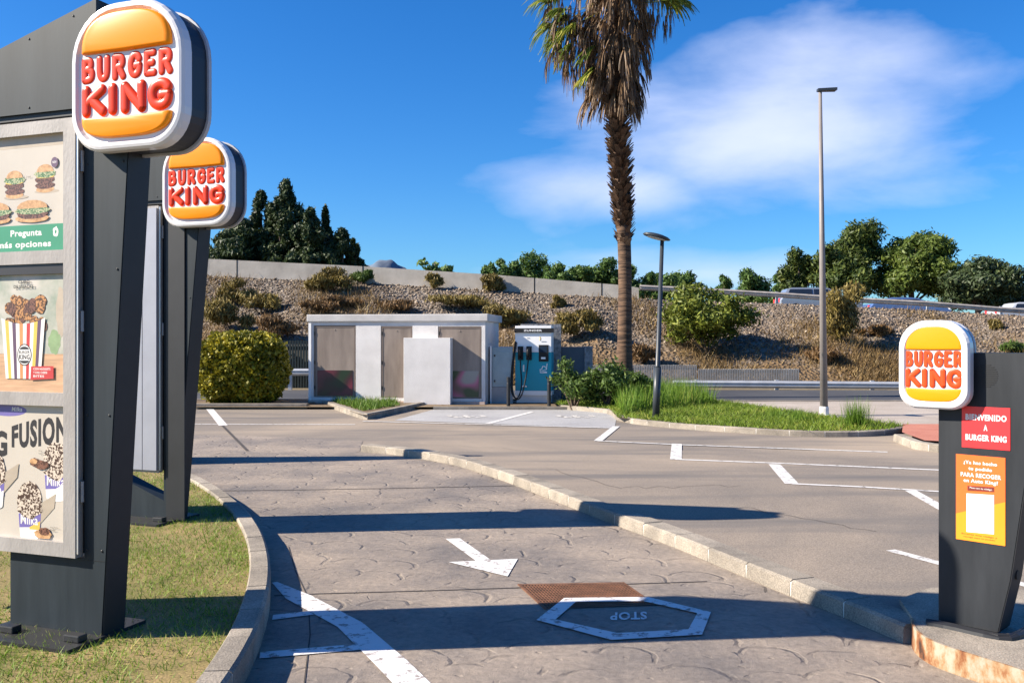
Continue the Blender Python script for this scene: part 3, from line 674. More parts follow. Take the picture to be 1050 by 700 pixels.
# ------------------------------------------------------------------ logo sign
LET = {
 'B': (.80, [[(0, 0), (0, 1)], [(0, 1), (.5, 1), (.74, .93), (.8, .78), (.72, .62), (.5, .54), (0, .53)], [(0, .53), (.55, .53), (.86, .44), (.95, .27), (.86, .08), (.55, 0), (0, 0)]]),
 'U': (.85, [[(0, 1), (0, .35), (.1, .12), (.32, 0), (.6, 0), (.82, .12), (.92, .35), (.92, 1)]]),
 'R': (.85, [[(0, 0), (0, 1)], [(0, 1), (.55, 1), (.82, .92), (.9, .74), (.8, .56), (.55, .48), (0, .48)], [(.5, .46), (.95, 0)]]),
 'G': (.88, [[(.95, .78), (.8, .95), (.5, 1), (.2, .92), (.02, .68), (0, .4), (.12, .12), (.4, 0), (.7, .02), (.92, .16), (.98, .45), (.6, .45)]]),
 'E': (.72, [[(.9, 1), (0, 1), (0, 0), (.95, 0)], [(0, .5), (.75, .5)]]),
 'K': (.90, [[(0, 0), (0, 1)], [(.95, 1), (.12, .46)], [(.3, .58), (1, 0)]]),
 'I': (.12, [[(0, 0), (0, 1)]]),
 'N': (.88, [[(0, 0), (0, 1), (1, 0), (1, 1)]]),
}
def word(mb, s, x0, x1, z0, z1, y, r, flat=.8, arch=0):
    ws = [LET[c][0] for c in s]; tot = sum(ws); gap = 2 * r * 1.13
    sc = ((x1 - x0) - gap * (len(s) - 1) - 2 * r) / tot; x = x0 + r
    for c, wd in zip(s, ws):
        for st in LET[c][1]:
            q = [Vector((x + a * wd * sc, y, z0 + r + b * (z1 - z0 - 2 * r))) for a, b in st]
            runs = [[q[0]]]
            for i in range(1, len(q)):
                runs[-1].append(q[i])
                if i < len(q) - 1 and (q[i] - q[i - 1]).angle(q[i + 1] - q[i]) > 1.1: runs.append([q[i]])
            for rn in runs:
                p_ = smooth(rn, 2) if len(rn) > 2 else rn
                mb.tube(p_, r, 16, 1, cap=False); mb.ball(rn[0], r, 16, 8); mb.ball(rn[-1], r, 16, 8)
        x += wd * sc + gap
    # squash the depth
    mb.v = [(vx, y + (vy - y) * flat, vz) if abs(vy - y) <= r * 1.01 else (vx, vy, vz) for vx, vy, vz in mb.v]
def rrect(W, Hh, rt, rb, n=8):
    pts = []
    for cx, cz, r, a0 in ((W / 2 - rt, Hh / 2 - rt, rt, 0), (-W / 2 + rt, Hh / 2 - rt, rt, 90), (-W / 2 + rb, -Hh / 2 + rb, rb, 180), (W / 2 - rb, -Hh / 2 + rb, rb, 270)):
        for i in range(n + 1):
            a = R(a0 + 90 * i / n); pts.append((cx + r * math.cos(a), cz + r * math.sin(a)))
    return pts
def inset(p, k, kz=None): kz = k if kz is None else kz; return [(x - math.copysign(min(abs(x), k), x) if False else x * (1 - k), z * (1 - kz)) for x, z in p]
def dome(mb, outline, y, depth, steps=5):
    cx = sum(p[0] for p in outline) / len(outline); cz = sum(p[1] for p in outline) / len(outline); rings = []
    rings.append([(px, y + .01, pz) for px, pz in outline])
    for i in range(steps + 1):
        a = i / steps * PI / 2; k = 1 - (1 - math.cos(a)) * .13; rings.append([(cx + (px - cx) * k, y - depth * math.sin(a), cz + (pz - cz) * k) for px, pz in outline])
    mb.smooth = True; mb.loft(rings); mb.smooth = False
def logo(parent, c, W, Hh, D, rz=0, puffy=1, red=None, bun=None, side=None):
    """illuminated bun sign: c = centre of the front face in parent space"""
    root = bpy.data.objects.new('logo_sign', None); COL.objects.link(root); root.parent = parent; root.location = c; root.rotation_euler = (0, 0, rz)
    o1 = rrect(W, Hh, W * .40, W * .27); mb = MB(); s = Hh
    def ring(k, y): return [(x * (1 - k / W * 2), y, z * (1 - k / Hh * 2)) for x, z in o1]
    mb.loft([ring(.012, .075), ring(0, .068), ring(0, .018), ring(.01, .004), ring(.022, 0), ring(.034, 0), ring(.044, .012), ring(.05, .014)])
    recalc(mb.build('front_shell', M_white, root))
    mb = MB(); mb.loft([ring(.012, .0755), ring(.012, D - .03)]); mb.mi = 1; mb.loft([ring(0, D - .03), ring(0, D - .008), ring(.008, D)])
    recalc(mb.build('housing', [side or M_house, M_shell], root))
    y = .012
    b = bun or M_bun; r_ = red or M_redl
    top = []
    x1, z0, z1 = W * .40, Hh * .175, Hh * .435
    for i in range(25):
        a = PI * i / 24; top.append((x1 * math.copysign(abs(math.cos(a)) ** .72, math.cos(a)), z0 + (z1 - z0) * math.sin(a) ** .8))
    top += [(-x1 * .97, z0 - .006 * s), (0, z0 - .012 * s), (x1 * .97, z0 - .006 * s)]
    mb = MB(); dome(mb, top, y, .022 * puffy); recalc(mb.build('top_bun', b, root))
    bot = []; z0, z1 = -Hh * .272, -Hh * .415
    for i in range(25):
        a = PI * i / 24; bot.append((x1 * math.copysign(abs(math.cos(a)) ** .62, math.cos(a)), z0 + (z1 - z0) * math.sin(a) ** .75))
    bot += [(-x1 * .97, z0 + .004 * s), (0, z0 - .006 * s), (x1 * .97, z0 + .004 * s)]
    mb = MB(); dome(mb, bot, y, .022 * puffy); recalc(mb.build('bottom_bun', b, root))
    mb = MB(); mb.smooth = True
    word(mb, 'BURGER', -W * .41, W * .41, -Hh * .030, Hh * .158, y + (.002 if puffy == 1 else -.002), W * (.0285 if puffy == 1 else .0265), .62 if puffy == 1 else .4, arch=.0)
    word(mb, 'KING', -W * .405, W * .41, -Hh * .262, -Hh * .04, y + (.002 if puffy == 1 else -.002), W * (.040 if puffy == 1 else .039), .5 if puffy == 1 else .3, arch=.0)
    recalc(mb.build('lettering', r_, root))
    return root

# ------------------------------------------------------------------ posters
def spotmat(name, a, b, scale=60, th=.5):
    m, n, l, bb = principled(name); tc = n.new('ShaderNodeTexCoord'); v = n.new('ShaderNodeTexNoise'); v.inputs['Scale'].default_value = scale; v.inputs['Detail'].default_value = 2; l.new(tc.outputs['Object'], v.inputs['Vector'])
    r = n.new('ShaderNodeValToRGB'); r.color_ramp.elements[0].position = th - .04; r.color_ramp.elements[1].position = th + .04; r.color_ramp.elements[0].color = C4(a); r.color_ramp.elements[1].color = C4(b)
    l.new(v.outputs[0], r.inputs[0]); l.new(r.outputs[0], bb.inputs['Base Color']); bb.inputs['Roughness'].default_value = .35; return m
PM = [mat('print_cream', (.52, .465, .395), .35, .05, 4), mat('print_green', (.06, .26, .15), .35, .05, 6), mat('print_white', (.75, .72, .68), .4, .02),
      mat('print_bun', (.52, .27, .12), .4, .3, 60, c2=(.66, .40, .2)), spotmat('print_patty', (.07, .03, .02), (.2, .09, .06), 110), spotmat('print_lettuce', (.08, .16, .06), (.42, .42, .24), 120),
      mat('print_black', (.03, .027, .03), .4, .05), spotmat('print_choc', (.06, .03, .022), (.62, .52, .42), 95, .5), mat('print_violet', (.16, .13, .36), .4, .05), mat('print_yellow', (.66, .46, .09), .4, .08),
      mat('print_red', (.5, .05, .05), .4, .05), mat('print_wood', (.52, .32, .19), .4, .2, 30, stretch=(.2, 1, 2)), mat('print_shade', (.42, .35, .27), .4, .1, 10), mat('print_blush', (.36, .42, .33), .5, .3, 7, c2=(.55, .5, .44)),
      spotmat('print_nugget', (.10, .045, .02), (.5, .24, .09), 75), mat('print_plum', (.12, .07, .12), .4, .1), mat('print_orange', (.62, .26, .1), .4, .08), mat('print_glow', (.24, .34, .17), .5, .25, 12)]
CRM, GRN, WHT, BUN, PAT, LETT, BLK, CHOC, VIO, YEL, RED, WOOD, SHD, BLUSH, NUG, PLUM, ORG, GLOW = range(18)
class Art:
    def __init__(s, y): s.mb = MB(); s.y = y; s.k = 0
    def yy(s): s.k += 1; return s.y - .0012 - s.k * .00012
    def rect(s, m, x0, x1, z0, z1): s.poly(m, [(x0, z0), (x1, z0), (x1, z1), (x0, z1)])
    def poly(s, m, pts): s.mb.mi = m; y = s.yy(); s.mb.add([(a, y, b) for a, b in pts], [list(range(len(pts)))])
    def ell(s, m, cx, cz, rx, rz, n=22, wob=0, half=0, seed=1):
        r = random.Random(seed); pts = []
        a0, a1 = (0, 2 * PI) if not half else (0, PI)
        for i in range(n + (1 if half else 0)):
            a = a0 + (a1 - a0) * i / n; k = 1 + r.uniform(-wob, wob); pts.append((cx + rx * math.cos(a) * k, cz + rz * math.sin(a) * k * (1 if half >= 0 else -1)))
        s.poly(m, pts)
    def text(s, m, t, x0, x1, z0, z1, bold=.02, shear=0, fn=None): s.mb.mi = m; text(s.mb, t, x0, x1, z0, z1, s.yy(), bold, shear=shear, fn=fn)
def burger(A, cx, cz, w, h, seed):
    A.ell(SHD, cx + w * .08, cz - h * .48, w * .62, h * .07)
    A.ell(BUN, cx, cz - h * .40, w * .46, h * .12, wob=.03, seed=seed); A.ell(PAT, cx, cz - h * .26, w * .5, h * .13, wob=.06, seed=seed + 1)
    A.ell(PAT, cx - w * .02, cz - h * .04, w * .5, h * .15, wob=.07, seed=seed + 2); A.ell(YEL, cx, cz + h * .07, w * .46, h * .06, wob=.08, seed=seed + 6)
    A.ell(LETT, cx, cz + h * .17, w * .54, h * .15, wob=.1, seed=seed + 3)
    A.ell(BUN, cx, cz + h * .24, w * .42, h * .28, half=1, wob=.01, seed=seed + 4)

def menu_sign(loc, label, lean, logo_u, far_variant):
    t = empty('menu_sign', loc, label, 'menu sign', 'drive-through menu signs', R(-20))
    # post (tapered to the right at the top), front lit face charcoal, side black
    mb = MB(); tl = lean * 3.2 / 2.52; fr = [(-.62, 0), (0, 0), (tl, 3.2), (-.11, 3.2), (-.11, .17 if far_variant else .40), (-.62, .36 if far_variant else .40)]
    mb.prism([(a, 0, b) for a, b in fr], (0, .16, 0)); mb.m = [0] * len(mb.m)
    mb.mi = 1
    for z in (.45, 1.15, 1.9, 2.45):
        for xx in (lean * z / 2.52 - .025, -.09): mb.ball((xx, -.002, z), .007, 6, 3, (1, .5, 1))
    mb.mi = 2; mb.box((-.1, -.0012, .395), (lean * .4 / 2.52 - .004, .0, .398))
    recalc(mb.build('post', [M_char, M_black, M_dark], t))
    mb = MB(); mb.prism([(.0015, .004, .004), (.0015 + tl, .004, 3.195), (.0015 + tl, .156, 3.195), (.0015, .156, .004)], (.006, 0, 0)); recalc(mb.build('side_panel', M_black, t))
    # anchoring plates
    mb = MB(); mb.box((-.66, -.24, -.012), (.02, .30, .014)); mb.build('base_plate', M_black, t)
    for x in (-.5, -.06): mb = MB(); mb.box((x - .05, -.14, .0145), (x + .05, -.08, .05), .006); mb.build('anchor_bolt', M_black, t)
    # canopy box with a rising top edge
    mb = MB(); pr = [(-1.45, 2.735), (.0, 2.735), (.0, 3.285), (-1.45, 2.87)]
    mb.prism([(a, -.035, b) for a, b in pr], (0, .23, 0)); mb.mi = 1; mb.box((-1.4, -.02, 2.705), (-.02, .18, 2.733))
    mb.mi = 1
    for i in range(5): mb.ball((-1.35 + i * .3, -.036, 2.765), .007, 6, 3, (1, .5, 1)); mb.ball((-1.35 + i * .3, -.036, 2.87 + i * .086), .007, 6, 3, (1, .5, 1))
    recalc(mb.build('canopy', [M_char, M_black], t))
    # menu board
    b = bpy.data.objects.new('menu_board', None); COL.objects.link(b); b.parent = t; b.location = (-.132, -.04, .41); b.scale = (1.065,) * 3
    W = 1.30; z0, z1 = .0, 2.14; fw = .075
    cells = [(1.50, 2.075), (.80, 1.435), (.07, .735)]
    mb = MB(); d = .05
    mb.box((-W, 0, z0), (-W + fw, d, z1)); mb.box((-fw, 0, z0), (0, d, z1))
    ys = [(0, .07), (.735, .80), (1.435, 1.50), (2.075, 2.14)]
    for a, c in ys: mb.box((-W + fw, .001, a), (-fw, d - .001, c))
    mb.build('frame', M_alu, b)
    mb = MB(); mb.box((-W + .01, d + .001, .01), (-.012, .115, z1 - .01)); mb.build('cabinet', M_black, b)
    mb = MB(); mb.box((.002, .004, .02), (.014, .012, z1 - .01)); mb.build('edge_strip', M_alu2, b)
    for z in (.27, 1.1, 1.88): mb = MB(); mb.tube([(.014, .03, z), (.014, .03, z + .10)], .009, 8); mb.build('hinge', M_galv, b)
    mb = MB(); pass
    for z in (.3, 1.2, 1.95): mb = MB(); mb.box((.018, .05, z), (.05, .10, z + .05)); mb.build('bracket', M_black, b)
    if far_variant: mb = MB(); mb.box((-.075, -.012, .016), (.115, -.002, 2.6)); mb.build('shade_strip', M_black, t)  # black strip in place of the shade band on the far post
    if far_variant:
        mb = MB()
        for i in range(9): mb.box((-W + .02 + i * .142, -.016, .02), (-W + .155 + i * .142, -.0015, z1 - .02))
        mb.build('closed_shutter', mat('shutter_silver', (.32, .33, .38), .45, .08, 3, metal=.2), b)
    y = .03; xr = -fw
    def sheet_(A, m, za, zb): A.mb.mi = m; A.mb.box((-W + fw, y - .0011, za), (xr, d - .002, zb))
    # top poster : burgers and a green band
    A = Art(y); sheet_(A, CRM, cells[0][0], cells[0][1]); A.rect(SHD, -W + fw, xr, 2.02, 2.07)
    for cx, cz, s_ in ((-.22, 1.86, 11), (-.42, 1.84, 12), (-.64, 1.86, 13), (-.86, 1.85, 14), (-1.08, 1.86, 15)): burger(A, cx, cz, .13, .135, s_)
    A.ell(PLUM, -.155, 1.935, .022, .026); A.text(WHT, 'NEW', -.168, -.142, 1.93, 1.942, .01)
    A.text(BLK, 'x2  1 kcal', -.36, -.31, 1.87, 1.878, .0)
    for cx in (-.30, -.55, -.8, -1.05):   # long roll
        A.ell(BUN, cx, 1.665, .11, .02, wob=.04, seed=3); A.ell(PAT, cx, 1.685, .10, .024, wob=.08, seed=5); A.ell(LETT, cx, 1.705, .11, .02, wob=.1, seed=6); A.ell(BUN, cx, 1.715, .1, .042, half=1, wob=.02, seed=7)
    A.rect(GRN, -W + fw, xr - .002, 1.502, 1.632)
    A.text(WHT, 'Pregunta', -.44, -.235, 1.568, 1.61, .03); A.text(WHT, 'por más opciones', -.64, -.175, 1.512, 1.552, .03)
    A.ell(WHT, -.145, 1.592, .018, .026, wob=.14, n=14, seed=9); A.ell(GRN, -.145, 1.592, .006, .01, wob=.1)
    A.mb.build('poster', PM, b)
    # middle poster : striped cup of snacks
    A = Art(y); za, zb = cells[1]; sheet_(A, BLUSH, za, zb); A.mb.mi = BLK; A.mb.box((-W + fw, y - .02, zb - .05), (xr - .004, y - .003, zb))
    A.rect(WOOD, -W + fw, xr, za, za + .19); A.ell(GLOW, -.16, 1.05, .04, .06, wob=.1); A.ell(PLUM if False else SHD, -.12, 1.2, .03, .12, wob=.1)
    for off in (0, -.62):
        x = -.36 + off; 
        for i in range(26):
            rr = random.Random(i + 3); A.ell(NUG if i % 3 else PAT, x + rr.uniform(-.12, .13), 1.16 + rr.uniform(-.035, .10), .035 * rr.uniform(.7, 1.1), .03, wob=.12, seed=i, n=12)
        cup = lambda u, v: (x + (u - .5) * (.23 + .06 * v), .865 + v * .275 + (.03 * ((u - .5) * 2) ** 2 if v > .5 else 0))
        cs = [WHT, YEL, WHT, PLUM, WHT, ORG, WHT, RED, WHT, YEL, PLUM, WHT]
        for i in range(12):
            u0, u1 = i / 12, (i + 1) / 12; A.poly(cs[i], [cup(u0, 0), cup(u1, 0), cup(u1, 1), cup(u0, 1)])
        A.ell(BLK, x + .01, .985, .047, .055); A.ell(WHT, x + .01, .985, .042, .05); A.text(BLK, 'BURGER', x - .025, x + .045, .99, 1.006, .02); A.text(BLK, 'KING', x - .025, x + .045, .962, .986, .03)
        A.ell(BLK, x + .01, 1.012, .03, .014, half=1); A.ell(BLK, x + .01, .956, .03, -.014, half=1)
        A.text(BLK, 'CUBO', x - .03, x + .045, 1.342, 1.358, .02); A.text(BLK, 'DE SNACKS', x - .06, x + .07, 1.318, 1.334, .02)
        A.poly(RED, [(x + .05, .86), (x + .2, .868), (x + .2, .93), (x + .055, .928)])
        for k, s_ in enumerate(('CON NUGGETS', 'Y CHILI CHEESE', 'BITES')): A.text(WHT, s_, x + .07, x + .18 - .02 * k, .91 - k * .018, .921 - k * .018, .02)
    A.mb.build('poster', PM, b)
    # bottom poster : KING FUSION tubs
    A = Art(y); za, zb = cells[2]; sheet_(A, CRM, za, zb); A.ell(VIO, -.47, .705, .13, .03); A.text(WHT, 'Milka', -.44, -.37, .70, .722, .02, .2)
    wf = lambda X, Y_, Z: (X, Y_, Z + .05 * math.sin((X + .6) * 5.2) - .03)
    A.text(BLK, 'FUSION', -.44, xr - .005, .53, .67, .045, fn=lambda X, Y_, Z: (X, Y_, .60 + (Z - .60) * (1.0 - .25 * ((X + .25) / .2) ** 2 if abs(X + .25) < .2 else .75) + .03 * (X + .25) / .2))
    A.text(BLK, 'KING', -.80, -.47, .47, .60, .045)
    for tx, tz, lab in ((-.15, .36, 'blu'), (-.32, .16, 'yel'), (-.56, .30, 'blu'), (-.78, .14, 'yel'), (-1.0, .3, 'blu')):
        A.poly(SHD, [(tx + .02, tz - .06), (tx + .16, tz + .07), (tx + .17, tz + .14), (tx + .02, tz + .06)]) if tx < -.2 else None
        A.poly(WHT, [(tx - .075, tz + .05), (tx + .075, tz + .05), (tx + .062, tz - .08), (tx - .062, tz - .08)]); A.ell(WHT, tx, tz - .08, .062, .018)
        A.poly(VIO, [(tx - .072, tz + .03), (tx + .074, tz + .045), (tx + .07, tz - .03), (tx - .066, tz - .04)])
        A.poly(YEL if lab == 'yel' else ORG if False else (YEL if lab == 'yel' else WHT), [(tx, tz - .034), (tx + .07, tz - .0), (tx + .066, tz - .045), (tx - .0, tz - .045)])
        A.text(WHT, 'Milka', tx - .058, tx + .055, tz - .022, tz + .026, .012)
        A.ell(CHOC, tx, tz + .10, .08, .095, wob=.05, seed=int(tz * 100), n=28); A.ell(CHOC, tx, tz + .05, .083, .03, wob=.04, seed=2)
    A.ell(PAT, -.24, .44, .05, .022, wob=.1, seed=4); A.ell(PAT, -.28, .45, .035, .022, wob=.1, seed=8); A.ell(BUN, -.29, .455, .025, .014, wob=.1, seed=8)
    A.ell(BUN, -.23, .095, .055, .022, wob=.12, seed=5); A.ell(PAT, -.22, .11, .035, .02, wob=.12, seed=5)
    A.text(BLK, 'King', -.255, -.235, .505, .513, 0); A.text(BLK, 'Fusion', -.255, -.23, .493, .50, 0); A.text(BLK, 'King Fusion', -.18, -.13, .13, .138, 0); A.text(BLK, 'Daim', -.18, -.15, .118, .126, 0)
    A.mb.build('poster', PM, b)
    logo(t, (logo_u, -.10, 2.855), .70, .74, .226)
    mb = MB(); mb.box((-.10, .02, 2.40), (tl * .75, .15, 2.52)); mb = MB()
    return t
near = menu_sign((-2.12, 4.78, .12), 'near menu sign in the left foreground with burger and cup posters and puffy round logo', .173, .246, False)
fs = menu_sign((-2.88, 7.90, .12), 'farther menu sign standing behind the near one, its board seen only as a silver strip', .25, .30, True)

# unseen tapered post added behind the signs, shaped for the lane's thin shadow
t = empty('shadow_post', (-4.75, 12.75, .11), 'dark tapered post added unseen behind the menu signs to throw a thin shadow over the lane', 'post')
mb = MB(); mb.loft([[(-.1, -.42, 0), (.1, -.42, 0), (.1, .42, 0), (-.1, .42, 0)], [(-.06, -.12, 2.62), (.06, -.12, 2.62), (.06, .12, 2.62), (-.06, .12, 2.62)]]); recalc(mb.build('post', M_black, t)); mb = MB(); mb.box((-.1, -.07, 2.625), (.12, .07, 2.72), .01); mb.build('cap', M_char, t)

# ------------------------------------------------------------------ order post on the right
t = empty('order_post', (2.33, 5.06, .13), 'dark grey order post with speaker grille, red welcome notice and small round logo', 'order post', rz=R(-46))
mb = MB(); prf = [(0, 0), (.30, 0), (.36, .28), (.52, 1.46), (0, 1.46)]
mb.prism([(a, 0, b) for a, b in prf], (0, .17, 0)); recalc(mb.build('post', M_post, t))
mb = MB(); mb.prism([(.3015, .003, .003), (.3615, .003, .28), (.5215, .003, 1.457), (.5215, .167, 1.457), (.3615, .167, .28), (.3015, .167, .003)], (.004, 0, 0)); recalc(mb.build('side_panel', M_black, t))
mb = MB(); mb.tube([(.345, .08, .3), (.375, .08, .3)], .025, 14); mb.build('knob', M_rub, t)
def OP(px, py, y=0):
    """pixel of the photo -> local x, z on the order post's face (survey of the notices)"""
    th = R(-46); ux, uy = math.cos(th), math.sin(th); ox, oy = 2.33 - math.sin(th) * y, 5.06 + math.cos(th) * y
    k = (px - 525) / F; u = (k * oy - ox) / (ux - k * uy); Y = oy + u * uy; return u, H + (350 - py) * Y / F - .13
def notice(name, corners, m, y=-.003, parent=t):
    mb = MB(); mb.prism([(*[OP(*c, 0)[0]], y, OP(*c, 0)[1]) for c in corners], (0, .0025, 0)); return recalc(mb.build(name, m, parent))
M_nred = mat('notice_red', (.72, .035, .04), .3, .06, 5); M_nor = mat('notice_orange', (.86, .14, .03), .3, .05, 5); M_nye = mat('notice_yellow', (.86, .27, .02), .3, .04, 5)
u0, zt = OP(986.5, 416); u1, _ = OP(1036, 418); _, zb = OP(986.5, 458)
def np_(name, mats, fnc):
    mb = MB(); fnc(mb); return mb.build(name, mats, t)
def f1(mb):
    mb.box((u0, -.003, zb), (u1, -.0004, zt)); mb.mi = 1; ww = u1 - u0; hh = zt - zb
    text(mb, 'BIENVENIDO', u0 + ww * .08, u1 - ww * .07, zb + hh * .67, zb + hh * .82, -.0042, .04); text(mb, 'A', u0 + ww * .46, u0 + ww * .54, zb + hh * .43, zb + hh * .57, -.0042, .04); text(mb, 'BURGER KING', u0 + ww * .08, u1 - ww * .07, zb + hh * .18, zb + hh * .33, -.0042, .04)
np_('welcome_notice', [M_nred, M_white], f1)
v0, vt = OP(980.5, 465); v1, _ = OP(1031, 468); _, vb_ = OP(980.5, 552)
def f2(mb):
    ww = v1 - v0; hh = vt - vb_; mb.box((v0, -.003, vb_), (v1, -.0004, vt)); mb.mi = 1
    mb.add([(v0, -.0035, vb_), (v1, -.0035, vb_), (v1, -.0035, vb_ + hh * .50), (v0, -.0035, vb_ + hh * .30)], [(0, 1, 2, 3)])
    mb.mi = 2; L_ = [('¿Ya has hecho', .16, .84, .885, .935), ('tu pedido', .26, .74, .815, .865), ('PARA RECOGER', .10, .92, .745, .795), ('en Auto King?', .16, .86, .67, .725)]
    for s_, a, b, c, d in L_: text(mb, s_, v0 + ww * a, v0 + ww * b, vb_ + hh * c, vb_ + hh * d, -.0044, .035)
    mb.add([(v0 + ww * a, -.0046, vb_ + hh * b) for a, b in ((.22, .10), (.78, .115), (.78, .565), (.22, .55))], [(0, 1, 2, 3)])
    mb.mi = 3; mb.add([(v0 + ww * a, -.0046, vb_ + hh * b) for a, b in ((.24, .585), (.78, .60), (.78, .655), (.24, .64))], [(0, 1, 2, 3)])
    text(mb, 'Escanea este código y', v0 + ww * .12, v0 + ww * .84, vb_ + hh * .065, vb_ + hh * .085, -.0044, .0); text(mb, 'recoge aquí tu pedido', v0 + ww * .16, v0 + ww * .8, vb_ + hh * .035, vb_ + hh * .052, -.0044, .0)
    mb.mi = 2; text(mb, 'Pasa con tu código', v0 + ww * .29, v0 + ww * .74, vb_ + hh * .608, vb_ + hh * .632, -.0052, .01)
np_('pickup_notice', [M_nor, M_nye, M_white, mat('notice_brown', (.16, .03, .02), .4, .05)], f2)
# speaker grille: round holes in rows
gc, gz = OP(1010.5, 385)
mb = MB()
for i in range(-5, 6):
    zz = i * .0112; hw = math.sqrt(max(0, .062 ** 2 - zz * zz))
    if hw > .008: mb.box((gc - hw, -.002, gz + zz - .0021 ), (gc + hw, .001, gz + zz + .0019))
mb.build('speaker_grille', M_dark, t)
# logo: centre front face px (962,371)
lu, lz = OP(966, 371.5)
logo(t, (.005, -.095, 1.395), .372, .478, .12, R(2), puffy=.45, red=M_redo, bun=M_bun2, side=mat('slate_side', (.10, .12, .17), .4, .1))

# kerb guard: rusty steel edging with an infilled top, and the concrete pad under the order post
def rustmat():
    m, n, l, b = principled('rusted_steel'); tc = n.new('ShaderNodeTexCoord'); o = tc.outputs['Object']
    mp = n.new('ShaderNodeMapping'); mp.inputs['Scale'].default_value = (5, 5, 3); l.new(o, mp.inputs[0])
    t_ = n.new('ShaderNodeTexNoise'); t_.inputs['Scale'].default_value = 1.6; t_.inputs['Detail'].default_value = 8; t_.inputs['Roughness'].default_value = .65; l.new(mp.outputs[0], t_.inputs['Vector'])
    r = n.new('ShaderNodeValToRGB'); e = r.color_ramp.elements; e[0].position = .34; e[0].color = (.04, .018, .01, 1); e[1].position = .66; e[1].color = (.36, .30, .22, 1)
    a = e.new(.43); a.color = (.20, .07, .022, 1); a = e.new(.50); a.color = (.29, .18, .09, 1); a = e.new(.58); a.color = (.33, .28, .21, 1)
    l.new(t_.outputs[0], r.inputs[0]); l.new(r.outputs[0], b.inputs['Base Color']); b.inputs['Roughness'].default_value = .8
    bp = n.new('ShaderNodeBump'); bp.inputs['Strength'].default_value = .5; bp.inputs['Distance'].default_value = .004; l.new(t_.outputs[0], bp.inputs['Height']); l.new(bp.outputs[0], b.inputs['Normal']); return m
M_rust = rustmat()
pl = resample(smooth([G(*p) for p in [(934, 657), (936, 668), (948, 679), (968, 688), (1000, 699), (1040, 712), (1100, 735), (1200, 775)]], 2), .04)
bk = offset(pl, .012)
tpad = .125
mb = MB(); rings = [[a, b, b + Vector((0, 0, tpad + .004)), a + Vector((0, 0, tpad + .004))] for a, b in zip(pl, bk)]; mb.loft(rings)
mb2 = MB()
o = recalc(mb.build('kerb_guard', M_rust)); tag(o, 'curved rusty steel edging round the kerb end below the order post', 'steel edging')
pad = [(b.x, b.y) for b in bk] + [(3.9, 3.6), (4.2, 5.6), (2.6, 5.75), (2.3, 5.5)]
mb = MB(); mb.prism([(x, y, .002) for x, y in pad], (0, 0, tpad - .002)); tag(recalc(mb.build('kerb', M_kerb)), kind='structure')
mb = MB(); r = random.Random(5)
ex = [Vector((2.24, 5.0, tpad)), Vector((2.33, 4.93, tpad)), Vector((2.42, 4.82, tpad)), Vector((2.52, 4.72, tpad)), Vector((2.62, 4.78, tpad)), Vector((2.7, 4.86, tpad))]
mb.tube([p + Vector((0, 0, .004)) for p in smooth(ex, 1)], [.012 + .01 * r.random() for _ in smooth(ex, 1)], 7); mb.tube([p + Vector((.01, .03, .008)) for p in smooth(ex, 1)], .016, 7)
o = mb.build('sealant', M_black, t); o.matrix_parent_inverse = Matrix.LocRotScale(t.location, t.rotation_euler, None).inverted()

# drain grate set in the lane
gp = [G(533.5, 600.5), G(638.5, 598.6), G(670, 620.6), G(560, 624.6)]
t = empty('drain_grate', (gp[0] + gp[2]) / 2, 'rusty rectangular drain grate set flush in the lane beside the painted stop hexagon', 'drain grate'); o0 = Vector(t.location)
def bil(u, v, z): a = gp[0].lerp(gp[1], u); b = gp[3].lerp(gp[2], u); q = a.lerp(b, v) - o0; q.z = z; return q
mb = MB(); mb.add([bil(0, 0, .0052), bil(1, 0, .0052), bil(1, 1, .0052), bil(0, 1, .0052)], [(0, 1, 2, 3)]); mb.build('pit', M_dark, t)
mb = MB(); nu, nv = 34, 13
def bar(u0, v0, u1, v1, z0, z1): 
    mb.add([bil(u0, v0, z1), bil(u1, v0, z1), bil(u1, v1, z1), bil(u0, v1, z1)], [(0, 1, 2, 3)]); mb.add([bil(u0, v0, z0), bil(u0, v1, z0), bil(u0, v1, z1), bil(u0, v0, z1)], [(0, 1, 2, 3)]); mb.add([bil(u1, v0, z0), bil(u1, v1, z0), bil(u1, v1, z1), bil(u1, v0, z1)], [(0, 1, 2, 3)])
for i in range(nu): bar(i / nu, 0, (i + .36) / nu, 1, .0054, .0105)
for j in range(nv): bar(0, j / nv, 1, (j + .34) / nv, .0054, .0101)
M_rgrate = mat('rusty_grate', (.14, .062, .032), .85, .4, 9)
mb.build('grating', M_rgrate, t)
mb = MB(); bar(-.02, -.03, 1.02, 0, .004, .0112); bar(-.02, 1, 1.02, 1.03, .004, .0112); bar(-.02, 0, 0, 1, .004, .0112); bar(1, 0, 1.02, 1, .004, .0112); mb.build('frame', M_rgrate, t)

